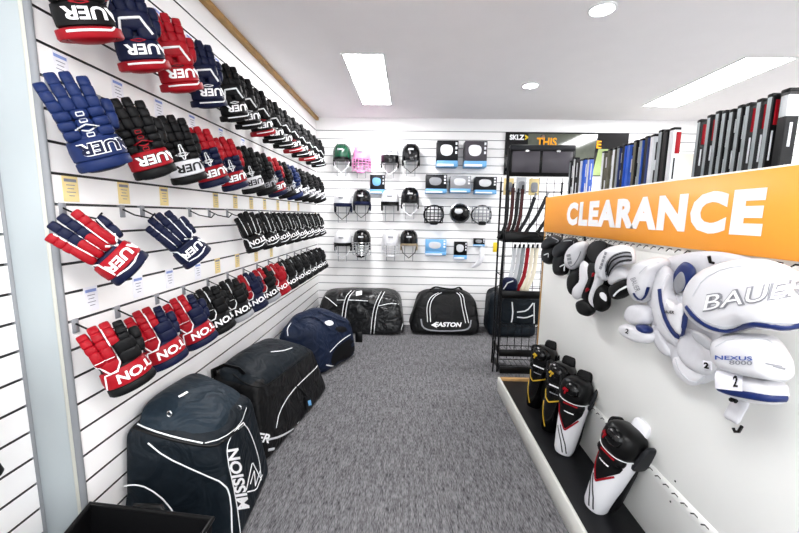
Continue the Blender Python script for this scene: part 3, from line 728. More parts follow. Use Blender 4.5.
q = MB(); D.line(q, [(421, 319), (422, 327), (430, 331), (462, 331), (470, 328), (471, 320)], .009, .002, .4); q.build('reflective_stripe', GREY, bb)
q = MB(); D.line(q, [(410, 302), (412, 296), (416, 294)], .006, .004); D.line(q, [(478, 296), (481, 302), (480, 306)], .006, .004); q.build('side_strap', PIPE, bb)

# -- open black tote nearest the viewer
t = thing('tote_bag', 'open topped black bag at the bottom left corner in front of the slate bag', 'bag', (-.9, .95, 0))
def prism_shell(mb, bot, top, th):
    n = len(bot); cb = sum((V(p) for p in bot), V((0, 0, 0)))/n; ct = sum((V(p) for p in top), V((0, 0, 0)))/n
    ins = lambda p, c: V(p)+(V((c.x, c.y, 0))-V((p[0], p[1], 0))).normalized()*th
    mb.loft([[V(p) for p in bot], [V(p) for p in top], [ins(p, ct) for p in top], [ins(p, cb)+V((0, 0, .02)) for p in bot]], cap0=True, cap1=True)
bot = [(-1.02, .72, 0), (-.70, .70, 0), (-.66, 1.07, 0), (-1.10, 1.09, 0)]; top = [(-1.03, .72, .37), (-.66, .70, .37), (-.645, 1.09, .395), (-1.10, 1.13, .40)]
q = MB(); prism_shell(q, bot, top, .012); bd = q.build('body', BLACK, t, ang=30)
q = MB(); pr = [V(p) for p in top]; q.tube([pr[0], pr[1], pr[2], pr[3]], .010, 8, closed=True); q.build('rim', BLACKP, t)
q = MB(); q.box((-1.0, .80, .25), (-.70, 1.04, .262), .004); q.build('base_board', CHAR, t)
q = MB(); q.tube([V((-.96, 1.115, .36)), V((-.94, 1.125, .405)), V((-.84, 1.12, .41)), V((-.80, 1.105, .36))], .008, 6, flat=.5); q.build('handle', BLACKP, t)

# dark glove hanging on the near part of the wall, mostly outside the frame
g = dup(PROTO['r1_black'], (-1.225, .845, .80), rz(42) @ ry(-14) @ rx(-6) @ MX.Diagonal((GS, GS, GS)), 'dark glove cut by the left edge of the photo, on the wall before the post')
hook((ROOM_NL, .83, .9393), 'wire hook carrying the dark glove at the left edge of the photo')

# ------------------------------------------------------------------ helmets on the back wall
def cage_wires(mb, w_, h_, d_, nx, nz, r=.003, z0=0.):
    """curved wire cage, front -y"""
    P = lambda a, b: V((w_*math.sin(a), -d_*math.cos(a), z0+b))
    for k in range(nx):
        a = math.radians(-75+150*k/(nx-1)); mb.tube([P(a, -h_/2+h_*i/4) for i in range(5)], r, 5)
    for k in range(nz):
        b = -h_/2+h_*k/(nz-1); mb.tube([P(math.radians(-80+160*i/12), b) for i in range(13)], r, 5)
def make_helmet(shell, front, inner=BLACKP, cage=None, strap=None):
    t = thing('hockey_helmet', 'helmet', 'helmet')
    def Q(mb, n, m_, p=t): return mb.build(n, m_, p, world=False)
    # shell: dome open below
    q = MB(); rings = []
    for th, zz in ((1.0, -.055), (1.03, -.02), (1.03, .02), (.97, .06), (.82, .095), (.55, .118), (.2, .127)):
        rings.append([V((.105*th*math.cos(a), .125*th*math.sin(a)+.01, zz+(.02 if math.sin(a) < -.3 and zz < 0 else 0))) for a in [2*PI*k/24 for k in range(24)]])
    q.loft(rings, cap0=False, cap1=True); sh = Q(q, 'shell', shell)
    q = MB(); rings = [[V((.100*s*math.cos(a), .118*s*math.sin(a)+.01, zz)) for a in [2*PI*k/24 for k in range(24)]] for s, zz in ((.98, -.06), (1, -.04), (.96, .05), (.6, .1))]
    q.loft(rings, cap0=True, cap1=True); Q(q, 'liner', inner)
    q = MB()
    for x in (-.045, 0, .045): q.tube([V((x, -.05, .118)), V((x*1.05, -.085, .092)), V((x*1.1, -.110, .055))], .006, 6, flat=.5)
    Q(q, 'vent_ridge', shell, sh)
    for s in (-1, 1):
        q = MB(); q.sup((s*.098, .02, -.085), (.012, .04, .045), .6, .6, None, 12, 8); Q(q, 'ear_guard', inner)
    if front == 'visor':
        q = MB(); q.loft([[V((.108*s*math.sin(a), .01-.132*s*math.cos(a), zz)) for a in [math.radians(-70+140*k/16) for k in range(17)]] for s, zz in ((1.0, .01), (1.03, -.03), (1.0, -.075), (.96, -.075), (.99, -.03), (.97, .01))], closed=False, cap0=False, cap1=False)
        Q(q, 'visor', VISOR)
    if front == 'edge':
        q = MB(); q.loft([[V((.112*s*math.sin(a), .01-.134*s*math.cos(a), zz)) for a in [math.radians(-80+160*k/16) for k in range(17)]] for s, zz in ((1.0, -.02), (1.0, -.055), (.95, -.055), (.95, -.02))], closed=False, cap0=False, cap1=False)
        Q(q, 'front_edge', inner)
    if cage:
        q = MB(); cage_wires(q, .115, .15, .15, 8, 6, .0035, -.10); Q(q, 'face_cage', cage)
        q = MB(); q.sup((0, -.12, -.185), (.05, .03, .018), .6, .6, None, 12, 8); Q(q, 'chin_cup', shell)
    if strap:
        q = MB(); q.tube([V((-.095, -.01, -.07)), V((-.075, -.05, -.15)), V((0, -.07, -.215)), V((.075, -.05, -.15)), V((.095, -.01, -.07))], .006, 6, flat=.5); Q(q, 'chin_strap', strap)
    q = MB(); q.box((-.03, -.129, .035), (.03, -.122, .055), .002); Q(q, 'badge', LGREY if shell in (BLACKG, GREEN) else GREY)
    return t
HG = 'helmets on the back wall'
def bracket(x, z, label):
    t = thing('helmet_bracket', label, 'bracket', (x, ROOM_B, z), group='wire helmet brackets on the back wall')
    q = MB(); y = ROOM_B
    q.tube([V((x-.05, y-.006, z-.02)), V((x-.05, y-.20, z-.02)), V((x-.05, y-.20, z-.23)), V((x+.05, y-.20, z-.23)), V((x+.05, y-.20, z-.02)), V((x+.05, y-.006, z-.02))], .0042, 6); q.build('wire_loop', GREY, t)
    q = MB(); q.box((x-.065, y-.008, z-.04), (x+.065, y+.0005, z), .002); q.build('back_plate', LGREY, t)
HM = [
 (-.815, 2.125, (GREEN, None, BLACKP, None, WHITEP), 'green helmet with white straps, top row', 1), (-.575, 2.104, (PINK, None, BLACKP, PINK, None), 'pink helmet with a wire face cage, top row', 1),
 (-.24, 2.108, (WHITEP, 'visor', BLACKP, None, WHITEP), 'white helmet with a broad black front, top row', 1), (.01, 2.134, (BLACKG, 'visor', BLACKP, None, BLACKP), 'glossy black helmet right of the white one, top row', 1),
 (-.807, 1.575, (WHITEP, 'edge', NAVY, None, BLACKP), 'white helmet with navy liner, left end of middle row', 1), (-.575, 1.598, (BLACKG, 'edge', NAVY, None, BLACKP), 'black helmet with navy liner, middle row', 1),
 (-.234, 1.60, (WHITEP, 'edge', BLACKP, None, None), 'white helmet with thin black edge, third in middle row', 1), (.008, 1.63, (BLACKG, 'edge', BLACKP, None, WHITEP), 'black helmet with white strap, right end of middle row', 1),
 (-.81, 1.10, (WHITEP, 'edge', BLACKP, None, WHITEP), 'white helmet with black edge, left end of lowest row', 1), (-.574, 1.112, (BLACKG, None, BLACKP, CHROME, BLACKP), 'black helmet with steel face cage, lowest row', 1),
 (-.216, 1.118, (WHITEP, None, WHITEP, WHITEP, None), 'white helmet with white cage, third in lowest row', 1), (.005, 1.122, (BLACKG, None, TAN, None, BLACKP), 'black helmet with V shaped strap, right end of lowest row', 1)]
for x, z, args, lab, br in HM:
    h = make_helmet(*args); h.location = (x, ROOM_B-.155, z+.0); h['label'] = lab+' on the back wall'; h['group'] = HG
    bracket(x, z-.02, 'wire bracket under the '+lab)

# ------------------------------------------------------------------ boxed goods and cages right of the helmets
def carton(x, z, w_, h_, label, face, win, base, d_=.16, cat='box'):
    t = thing('product_box', label, cat, (x, ROOM_B-.02, z-h_/2), group='product boxes on the back wall'); y1 = ROOM_B-.012; y0 = y1-d_
    q = MB(); q.box((x-w_/2, y0, z-h_/2+h_*.24), (x+w_/2, y1, z+h_/2), .003); q.build('carton', face, t)
    q = MB(); q.box((x-w_/2-.001, y0-.001, z-h_/2), (x+w_/2+.001, y1, z-h_/2+h_*.24), .003); b = q.build('base_band', SKY, t)
    q = MB(); q.box((x-w_/2, y0-.003, z-h_/2+.006), (x+w_*.3, y0-.0005, z-h_/2+h_*.11), .0005); q.build('white_flash', PAPER, b)
    q = MB(); c = V((x-w_*.05, y0-.0005, z+h_*.12)); q.puff([(-w_*.3, h_*.2), (-w_*.28, -h_*.14), (0, -h_*.22), (w_*.28, -h_*.14), (w_*.3, h_*.18), (0, h_*.24)], lambda u, v, d: c+V((u, -d, v)), .004, .0, 24, 4); q.build('picture', win, t)
    q = MB()
    for k in range(3): q.box((x+w_*.36, y0-.002, z+h_*(.34-.17*k)), (x+w_*.45, y0, z+h_*(.44-.17*k)), .0005)
    q.build('printed_marks', PAPER, t)
carton(.442, 2.15, .25, .30, 'dark box with pale mask picture and blue base, left of the top pair', CHAR, PAPER, SKY); carton(.776, 2.15, .26, .30, 'grey box with white mask picture, right of the top pair', HEADER, PAPER, SKY)
carton(.32, 1.80, .25, .22, 'wide dark box with blue base, left of three in the second row', CHAR, GREY, SKY); carton(.61, 1.80, .24, .20, 'wide grey box with white base, middle of three in the second row', GREY, LGREY, SKY); carton(.912, 1.79, .25, .20, 'wide dark box with bright blue base, right of three in the second row', CHAR, LGREY, SKY)
carton(.342, 1.03, .26, .20, 'pale blue window box, left in the lowest row', SKY, LGREY, SKY, .07); carton(.653, .995, .16, .22, 'small black and blue box, middle of the lowest row', BLACKP, LGREY, SKY, .06); carton(.884, 1.10, .14, .10, 'tiny black pack above the white strap', BLACKP, GREY, SKY, .04)
carton(-.398, 1.795, .18, .23, 'single dark and tan packet hung between the helmet pairs', CHAR, SKY, SKY, .04)
def face_mask(x, z, label, fr, rnd_=False):
    t = thing('face_mask', label, 'face mask', (x, ROOM_B-.02, z), group='wire face masks on the back wall'); O_ = V((x, ROOM_B-.03, z))
    q = MB(); cage_wires(q, .115, .2, .12, 7, 6, .006); q.v = [p+O_ for p in q.v]; q.build('wire_cage', fr, t)
    q = MB(); q.tube([O_+V((.12*math.sin(a), -.06*abs(math.cos(a))-.01, .112*math.cos(a))) for a in [2*PI*k/20 for k in range(20)]], .011, 6, closed=True); q.build('padding', BLACKP, t)
    q = MB(); q.sup(O_+V((0, -.10, -.10)), (.05, .03, .025), .6, .6, None, 12, 8); q.build('chin_cup', BLACKP, t)
face_mask(.306, 1.435, 'dark wire face mask, left of the third row of boxes', CHAR); face_mask(.893, 1.44, 'steel wire face mask, right end of the third row', GREY)
t = thing('goalie_mask', 'round smoked face shield between two wire masks', 'face mask', (.624, ROOM_B-.02, 1.448))
q = MB(); q.sup((.624, ROOM_B-.09, 1.455), (.115, .08, .11), .9, .9, None, 20, 12); q.build('shield', BLACKG, t)
q = MB(); q.tube([V((.624+.12*math.cos(a), ROOM_B-.09, 1.455+.115*math.sin(a))) for a in [2*PI*k/20 for k in range(20)]], .009, 6, closed=True); q.build('rim', CHROME, t)
q = MB(); q.sup((.60, ROOM_B-.165, 1.48), (.05, .012, .03), .9, .9, None, 12, 8); q.build('decal', LGREY, t)
t = thing('strap_pack', 'white curved guard hanging below the tiny black pack', 'guard', (.87, ROOM_B-.03, .91))
fr = lambda u, v, d: V((u, ROOM_B-.05-d, v))
q = MB(); q.puff([(.89, 1.05), (.95, 1.04), (.96, .93), (.93, .83), (.86, .78), (.80, .77), (.80, .81), (.86, .84), (.89, .90)], fr, .04, .03, 28, 5, ctr=(.90, .88)); q.build('shell', WHITEP, t)
q = MB(); q.tube([V((.92, ROOM_B-.01, 1.06)), V((.92, ROOM_B-.06, 1.06)), V((.92, ROOM_B-.06, 1.03))], .006, 6); q.build('hanger', LGREY, t)

# ------------------------------------------------------------------ poster on the back wall
t = thing('poster', 'glossy dark picture poster with orange THIS lettering above the black rack', 'poster', (1.9, ROOM_B-.02, 1.9))
PY = ROOM_B-.022
q = MB(); q.box((1.151, PY, 1.93), (2.62, ROOM_B-.004, 2.436), .002); q.build('board', PICB, t)
def flatshape(name, pts, m_, par, lift):
    q = MB(); n = len(pts); q.add([V((x, PY-lift, z)) for x, z in pts]+[V((x, PY+.001, z)) for x, z in pts], [tuple(range(n)), tuple(range(n, 2*n))[::-1]]+[(i, (i+1) % n, n+(i+1) % n, n+i) for i in range(n)]); return q.build(name, m_, par, smooth=False)
pc = flatshape('picture', [(1.42, 1.94), (1.42, 2.42), (2.25, 2.42), (2.20, 1.94)], PICD, t, .001)
flatshape('picture_area', [(2.22, 1.94), (2.27, 2.25), (2.60, 2.25), (2.60, 1.94)], PICG, t, .001)
def person_blob(cx, cz, s):
    return [(cx+s*a, cz+s*b) for a, b in ((-1.2, -3.2), (-1.3, -1.6), (-.9, -1.0), (-.4, -.8), (-.5, 0), (-.3, .6), (.3, .6), (.5, 0), (.4, -.8), (.9, -1.0), (1.3, -1.6), (1.2, -3.2))]
flatshape('picture_figure', person_blob(1.60, 2.36, .075), PICB, t, .002); flatshape('picture_figure', person_blob(2.42, 2.22, .075), PICB, t, .002); flatshape('picture_figure', person_blob(2.55, 2.24, .05), PICB, t, .002)
flatshape('picture_head', [(1.60+.026*math.cos(a), 2.375+.03*math.sin(a)) for a in [2*PI*k/14 for k in range(14)]], SKIN, t, .003)
q = MB(); flat_text(q, 'SKLZ', (1.285, PY, 2.375), (.175, 0, 0), (0, 0, .062), (0, -1, 0), .004, .05); q.build('lettering', LETW, t, smooth=False)
q = MB(); flat_text(q, '>', (1.40, PY, 2.375), (.04, 0, 0), (0, 0, .062), (0, -1, 0), .004, .06); q.build('lettering', YEL, t, smooth=False)
q = MB(); flat_text(q, 'THIS', (1.645, PY, 2.325), (.24, 0, 0), (0, 0, .10), (0, -1, 0), .004, .03); q.build('lettering', ORTXT, t, smooth=False)
q = MB(); flat_text(q, 'E', (2.27, PY, 2.30), (.06, 0, 0), (0, 0, .09), (0, -1, 0), .004, .03); q.build('lettering', ORTXT, t, smooth=False)

# ------------------------------------------------------------------ black wire rack
t = thing('display_rack', 'tall black wire display rack with a closed header box in front of the back wall', 'rack', (1.1, 3.4, 0))
RX0, RX1, RY0, RY1 = .84, 1.395, 3.25, 3.46
for x, y in ((RX0, RY0), (RX1, RY0), (RX0, RY1), (RX1, RY1)):
    q = MB(); q.tube([V((x, y, .0)), V((x, y, 2.0 if y == RY0 else 1.74))], .009, 8); q.build('upright', WIRE, t)
q = MB(); q.box((RX0+.012, RY0-.01, 1.77), (RX1+.005, RY0+.05, 2.03), .006); hd = q.build('header_box', BLACKP, t)
for x0, x1 in ((RX0+.03, 1.10), (1.125, RX1-.02)):
    q = MB(); q.box((x0, RY0-.016, 1.80), (x1, RY0-.009, 1.975), .002); q.build('door_panel', HEADER, hd)
q = MB(); q.box((RX0+.01, RY0-.018, 1.982), (RX1, RY0-.009, 2.025), .002); q.build('top_rail', CHAR, hd)
for x in (.99, 1.25):
    q = MB(); q.sup((x, RY0-.02, 1.975), (.018, .008, .012), .8); q.build('catch', CHROME, hd)
def wire_tray(z, y0, y1, lip, x0=RX0, x1=RX1, name='wire_shelf'):
    q = MB()
    for k in range(12): x = x0+(x1-x0)*k/11; q.tube([V((x, y0, z+.012)), V((x, y1, z+.012))], .003, 5)
    for y in (y0, (y0+y1)/2, y1): q.tube([V((x0, y, z+.008)), V((x1, y, z+.008))], .0045, 5)
    sh = q.build(name, WIRE, t)
    if lip:
        q = MB(); q.box((x0, y0-.006, z), (x1, y0+.004, z+lip), .002); q.box((x0, y0, z), (x0+.006, y1, z+lip), .002); q.build('shelf_lip', BLACKP, sh)
for z, y0, lip in ((1.20, RY0-.02, .095), (.70, RY0-.02, .07), (.42, RY0+.02, 0), (.17, RY0-.05, .065), (.03, RY0-.10, .065)): wire_tray(z, y0, RY1, lip)
q = MB()
for k in range(9): x = RX0+(RX1-RX0)*k/8; q.tube([V((x, RY1, .05)), V((x, RY1, 1.78))], .0032, 5)
for z in [.3+.15*k for k in range(10)]: q.tube([V((RX0, RY1, z)), V((RX1, RY1, z))], .0032, 5)
q.build('back_grid', WIRE, t)
for z in (.15, .9, 1.5):
    for x in (RX0, RX1):
        q = MB(); q.tube([V((x, RY0, z)), V((x, RY1, z))], .005, 6); q.build('side_rail', WIRE, t)
q = MB(); q.tube([V((RX0+.012, RY0+.0, 1.775)), V((RX0-.015, RY0-.01, .9)), V((RX0-.045, RY0-.02, .01))], .007, 8); q.build('leaning_bar', WIRE, t)
# stick blades leaning in the rack
def blade_stick(x, z0, top, lean, m_, label, y, hook_=1, wd=.022, grp='stick blades on the rack'):
    t_ = thing('stick_blade', label, 'hockey stick', (x, y, z0), group=grp)
    q = MB(); pts = [V((x, y, z0)), V((x+.01*hook_, y-.01, z0+.03)), V((x+.045*hook_, y-.01, z0+.10)), V((x+.06*hook_+lean*.4, y, z0+(top-z0)*.5)), V((x+.06*hook_+lean, y+.02, top))]
    q.tube(chaikin(pts, 2, False), [wd*1.1 if i < 5 else wd*.75 for i in range(len(chaikin(pts, 2, False)))], 8, flat=.35, nrm=[V((0, 1, 0))]*len(chaikin(pts, 2, False))); q.build('blade', m_, t_)
    q = MB(); a = pts[-1]; q.tube([a, a+V((lean*.1, 0, .035))], wd*.7, 8, flat=.6); q.build('shaft_end', CHAR if m_ != CHAR else GREY, t_)
US = 'leaning on the upper rack shelf'
for k, (x, top, lean, m_, lab) in enumerate(((.845, 1.66, .0, SBLACK, 'black blade, leftmost'), (.885, 1.68, .01, BROWN, 'oxblood blade, second from the left'), (.925, 1.64, .02, SBLACK, 'black blade with pale tip, third from the left'), (.965, 1.67, .02, BROWN, 'oxblood blade, fourth from the left'),
      (1.0, 1.60, .10, CHAR, 'dark grey blade tilted to the right'), (1.07, 1.61, .14, CHAR, 'longest grey blade tilted to the right'), (1.18, 1.58, .1, SBLACK, 'black blade half hidden by the orange sign'))):
    blade_stick(x-.03, 1.225, top, lean, m_, lab+', '+US, 3.33+.01*k, 1)
for k, (x, m_, lab) in enumerate(((.88, SWHITE, 'white mini blade, leftmost'), (.925, SWHITE, 'white mini blade, second'), (.965, SILVER, 'silver mini blade'), (1.01, RED, 'bright red mini blade'), (1.055, CREAM, 'cream mini blade beside the red one'), (1.10, CREAM, 'cream mini blade at the right'))):
    blade_stick(x, .735, 1.14, .03, m_, lab+' on the middle rack shelf', 3.34+.01*k, 1, .024, 'mini stick blades on the middle shelf')
t_ = thing('helmet_pad', 'rounded black pad with grey stripes at the left of the middle rack shelf', 'pad', (.90, 3.33, .73))
q = MB(); q.sup((.93, 3.33, .80), (.075, .05, .075), .7); q.build('pad', NAVY, t_); q = MB(); q.tube([V((.87, 3.29, .77)), V((.90, 3.28, .83)), V((.95, 3.28, .85))], .006, 6); q.build('stripe', LGREY, t_)
for k, (x, z) in enumerate(((.905, 1.70), (1.02, 1.71), (1.135, 1.70))):
    t_ = thing('blister_pack', ('%s small hanging pack under the rack header' % ('yellow edged', 'grey', 'yellow and grey')[k]), 'packet', (x, 3.40, z), group='small packs under the header')
    q = MB(); q.box((x-.045, 3.44, z-.08), (x+.045, 3.452, z+.07), .002); q.build('card', (YELLOW, LGREY, YELLOW)[k], t_); q = MB(); q.sup((x, 3.435, z-.01), (.03, .014, .045), .5); q.build('blister', GREY, t_)
t_ = thing('gear_bag', 'black bag with white shoulder straps on the low rack shelf', 'bag', (1.05, 3.4, .44))
q = hexbag([(.86, 3.29, .44), (1.30, 3.29, .44), (1.30, 3.45, .44), (.86, 3.45, .44), (.87, 3.30, .685), (1.29, 3.30, .685), (1.29, 3.44, .685), (.87, 3.44, .685)], .3, 40, 20, .004, 61); q.v = [V((p.x, p.y, max(p.z, .436))) for p in q.v]; bb = q.build('body', SLATE2, t_); D = Drape(q)
q = MB(); D.line(q, [(512, 302), (513, 315), (509, 332)], .006, .003); D.line(q, [(517, 312), (527, 311), (533, 303)], .006, .003); D.line(q, [(517, 317), (526, 318), (533, 315)], .006, .003); D.line(q, [(534, 303), (534, 330)], .005, .003); q.build('piping', PIPE, bb)
# dark bag standing on the floor beside the rack
t_ = thing('gear_bag', 'small dark bag behind the left rack upright by the back wall', 'bag', (1.05, 4.35, 0))
q = hexbag([(.96, 4.2, 0), (1.55, 4.2, 0), (1.55, 4.6, 0), (.96, 4.6, 0), (.98, 4.25, .52), (1.5, 4.25, .52), (1.5, 4.58, .55), (.98, 4.58, .55)], .3, 40, 20, .008, 62); q.build('body', SLATE2, t_)
q = MB(); q.tube([V((.99, 4.40, .545)), V((1.1, 4.37, .60)), V((1.35, 4.37, .60)), V((1.45, 4.40, .55))], .014, 6, flat=.5); q.build('carry_handle', BLACKP, t_)
t_ = thing('yellow_tag', 'yellow card hanging left of the black rack', 'price tag', (.79, ROOM_B-.01, 1.05)); q = MB(); q.box((1.07, ROOM_B-.012, .98), (1.13, ROOM_B-.004, 1.10), .001); q.build('card', YEL, t_)

# ------------------------------------------------------------------ gondola with panel, base and sign
PX, GY0, GY1, XB = 1.036, -.6, 2.82, .766
t = thing('display_gondola', 'white two sided display stand with black bottom shelf and upright panel', 'display stand', (1.05, 1.2, 0))
q = MB(); q.box((PX, GY0, .0), (PX+.04, GY1, 1.575), .003); pn = q.build('panel', GPANEL, t)
q = MB(); q.box((XB-.012, GY0, 0), (XB+.006, GY1+.06, .118), .003); q.build('front_rail', GBASE, t)
q = MB(); q.box((XB+.006, GY0, .0), (PX, GY1+.05, .092), .002); sb = q.build('base_shelf', GBASE, t)
q = MB(); q.box((XB+.012, GY0, .0925), (PX-.003, GY1+.03, .0965), .001); q.build('shelf_mat', MAT_B, sb)
q = MB(); q.box((XB+.006, GY1+.03, .0), (PX+.03, GY1+.06, .118), .003); q.build('end_rail', PINE, t)
q = MB(); q.box((PX+.04, GY0, 0), (PX+.52, GY1+.20, .10), .004); q.build('rear_shelf', GBASE, t)
q = MB(); q.box((PX-.006, GY1-.012, .118), (PX+.045, GY1+.006, 1.575), .003); q.build('end_cap', PINE, t)
def slot_strip(z, h_, y0, y1, step):
    q = MB(); q.box((PX-.0016, y0, z-h_/2), (PX+.001, y1, z+h_/2), .0004); s_ = q.build('slotted_strip', GPANEL, pn)
    q = MB(); n = int((y1-y0)/step)
    for k in range(n):
        y = y0+step*(k+.5); q.tube([V((PX-.002, y-step*.32, z+.005)), V((PX-.002, y+step*.02, z+.006)), V((PX-.002, y+step*.34, z-.006))], .0023, 4)
    o = q.build('slot_row', CHAR, s_); 
slot_strip(.378, .05, .5, 2.55, .048)
slot_strip(1.30, .04, .3, 2.80, .048)
q = MB()
for y, z in ((1.30, .43), (1.31, .335), (2.1, .43), (2.1, .335)): q.sup((PX-.001, y, z), (.002, .004, .004), 1, 1, None, 8, 6)
q.build('screw_head', CHAR, pn)
# sign
t = thing('clearance_sign', 'long orange board with white CLEARANCE lettering along the top of the white panel', 'sign', (1.02, 1.5, 1.32))
SX = 1.017
q = MB(); q.box((SX, -.3, 1.316), (SX+.012, 2.80, 1.567), .001); bo = q.build('board', ORANGE, t)
a_, b_ = atX(567, 215, SX), atX(766, 205, SX)
yc = (a_.y+b_.y)/2; wd = a_.y-b_.y; TOPZ, BOTZ = atX(765, 187, SX).z, atX(765, 237, SX).z
q = MB(); flat_text(q, 'CLEARANCE', (SX, yc, (TOPZ+BOTZ)/2), (0, -wd, 0), (0, 0, TOPZ-BOTZ), (-1, 0, 0), .0012, .058, 0., 1.16); q.build('lettering', LETW, bo, smooth=False)
for k, y in enumerate((2.68, 2.50, 2.18, 1.20)):
    g_ = .6 if k == 3 else .9
    t = thing('panel_hook', ('hook carrying the farther dark elbow pad', 'hook carrying the nearer dark elbow pad', 'hook carrying the black and white shoulder pads', 'hook carrying the white shoulder pads')[k]+' under the orange sign', 'hook', (PX, y, 1.29), group='hooks under the orange sign')
    q = MB(); q.box((PX-.004, y-.012, 1.26), (PX+.002, y+.012, 1.312), .001); q.build('back_plate', BLACKP, t)
    q = MB(); q.tube([V((PX-.002, y, 1.285)), V((PX-.06*g_, y, 1.28)), V((PX-.10*g_, y, 1.285)), V((PX-.112*g_, y, 1.305))], .005, 6); q.build('prong', BLACKP, t)

# ------------------------------------------------------------------ sticks behind the panel
def stick(x, y, top, label, side, face, tip, tipm, group, wd=.021, dp=.030, mark=None, wrap=0.):
    """shaft standing on the rear shelf; side = the -x side, face = the -y side"""
    t = thing('hockey_stick', label, 'hockey stick', (x, y, .1), group=group)
    q = MB(); x0, x1, y0, y1 = x-dp/2, x+dp/2, y-wd/2, y+wd/2; b = .003
    pr = [(x0+b, y0), (x1-b, y0), (x1, y0+b), (x1, y1-b), (x1-b, y1), (x0+b, y1), (x0, y1-b), (x0, y0+b)]
    rings = [[V((a, c, z)) for a, c in pr] for z in (.10, .5, 1.0, 1.4, top)]
    for i in range(4):
        for k in range(8):
            k2 = (k+1) % 8; q.mi = 1 if k in (0, 7, 1) else 0
            q.add([rings[i][k], rings[i][k2], rings[i+1][k2], rings[i+1][k]], [(0, 1, 2, 3)])
    q.mi = 0; q.add(rings[-1], [tuple(range(8))]); q.add(rings[0], [tuple(range(8))[::-1]])
    q.build('shaft', [side, face], t, smooth=False)
    q = MB(); q.box((x0-.001, y0-.001, top-.004), (x1+.001, y1+.001, top+.010), .003); q.build('butt_end', BLACKP, t)
    if tip:
        q = MB(); q.box((x0+(.003-wrap if wrap else dp*.4), y0-.0018, top-.01-tip), (x1+.0015, y0+.002+wrap*5, top-.012), .0004); q.build('tip_band', tipm, t)
    q = MB(); rnd = random.Random(int(y*1000)); z = top-.03-(tip or 0)
    while z > 1.58:
        h_ = rnd.uniform(.05, .11); q.box((x0+dp*.36, y0-.0014, z-h_), (x0+dp*.56, y0+.001, z), .0003)
        z -= h_+rnd.uniform(.04, .09)
    q.build('printed_marks', mark or LGREY, t)
tops = [(702.6, 122), (712.8, 117.4), (721.3, 113.6), (728, 113), (735.3, 111.8), (743.9, 107.8), (752.2, 105.7), (763.5, 101.7), (774.7, 96.7)]
SXB = 1.25
for k, (px, py) in enumerate(tops):
    p = atX(px, py, SXB)
    red = k in (0, 1, 6, 7, 8)
    stick(SXB, p.y, p.z, 'silver and black stick%s, %s from left in the near bunch' % (' with red tip' if red else '', ORD[k]), SILVER, SBLACK, .085 if red else 0, RED, 'sticks in the near bunch')
p = atX(786, 92, SXB)
stick(SXB+.02, p.y, p.z, 'wide black stick with white tip, right end of the near bunch', SBLACK, SBLACK, .07, SWHITE, 'sticks in the near bunch', wd=.03, dp=.045, wrap=.0045)
mid = [((606, 152.8), SWHITE, SOLIVE, 0, 'white and olive stick, leftmost of the middle bunch'), ((612, 150.5), SOLIVE, SOLIVE, 0, 'first olive stick of the middle bunch'), ((617, 149.5), SWHITE, SOLIVE, 0, 'olive stick with pale side, middle bunch'),
       ((621.5, 148), SILVER, SDBLUE, 0, 'deep blue stick left of the bright blue ones'), ((627, 146), SBLACK, SBLUE, 0, 'first bright blue stick of the middle bunch'), ((632, 145), SBLUE, SBLUE, .05, 'bright blue stick with black top'),
       ((638.5, 142), SOLIVE, SBLACK, 0, 'black stick right of the bright blue group'), ((644.5, 140.5), SILVER, SBLUE, 0, 'blue stick with silver tip'), ((650, 138), SBLACK, SDBLUE, 0, 'dark blue stick left of the white lettered one'),
       ((656, 136.5), SWHITE, SWHITE, 0, 'white stick with black lettering along the shaft'), ((664, 132), SILVER, SBLACK, 0, 'black stick right of the white lettered one'), ((669, 132), SBLACK, SBLACK, .03, 'all black stick beside the white and red one'), ((675.5, 130), SWHITE, SWHITE, .10, 'white stick with a red tip, right end of the middle bunch')]
for k, ((px, py), sd, fc, tip, lab) in enumerate(mid):
    p = atX(px, py, SXB); stick(SXB, p.y, p.z, lab+' above the sign', sd, fc, tip, RED if k == 12 else BLACKP, 'sticks in the middle bunch', wd=.03, dp=.034, mark=LETK if fc == SWHITE else LGREY)
fw = [((572.5, 162), SILVER, SBLACK, 'black stick'), ((577, 159), SWHITE, SBLACK, 'white sided stick'), ((582, 161), SBLACK, SWHITE, 'white faced stick'), ((586, 160), SBLUE, SBLUE, 'blue stick'), ((591, 159.5), SWHITE, SBLUE, 'blue stick with white side')]
for k, ((px, py), sd, fc, lab) in enumerate(fw):
    p = atX(px, py, SXB); stick(SXB, p.y, p.z, lab+', %s of the far bunch in front of the rack header' % ('leftmost' if k == 0 else ORD[k]), sd, fc, 0, RED, 'sticks in the far bunch', wd=.03, dp=.032)

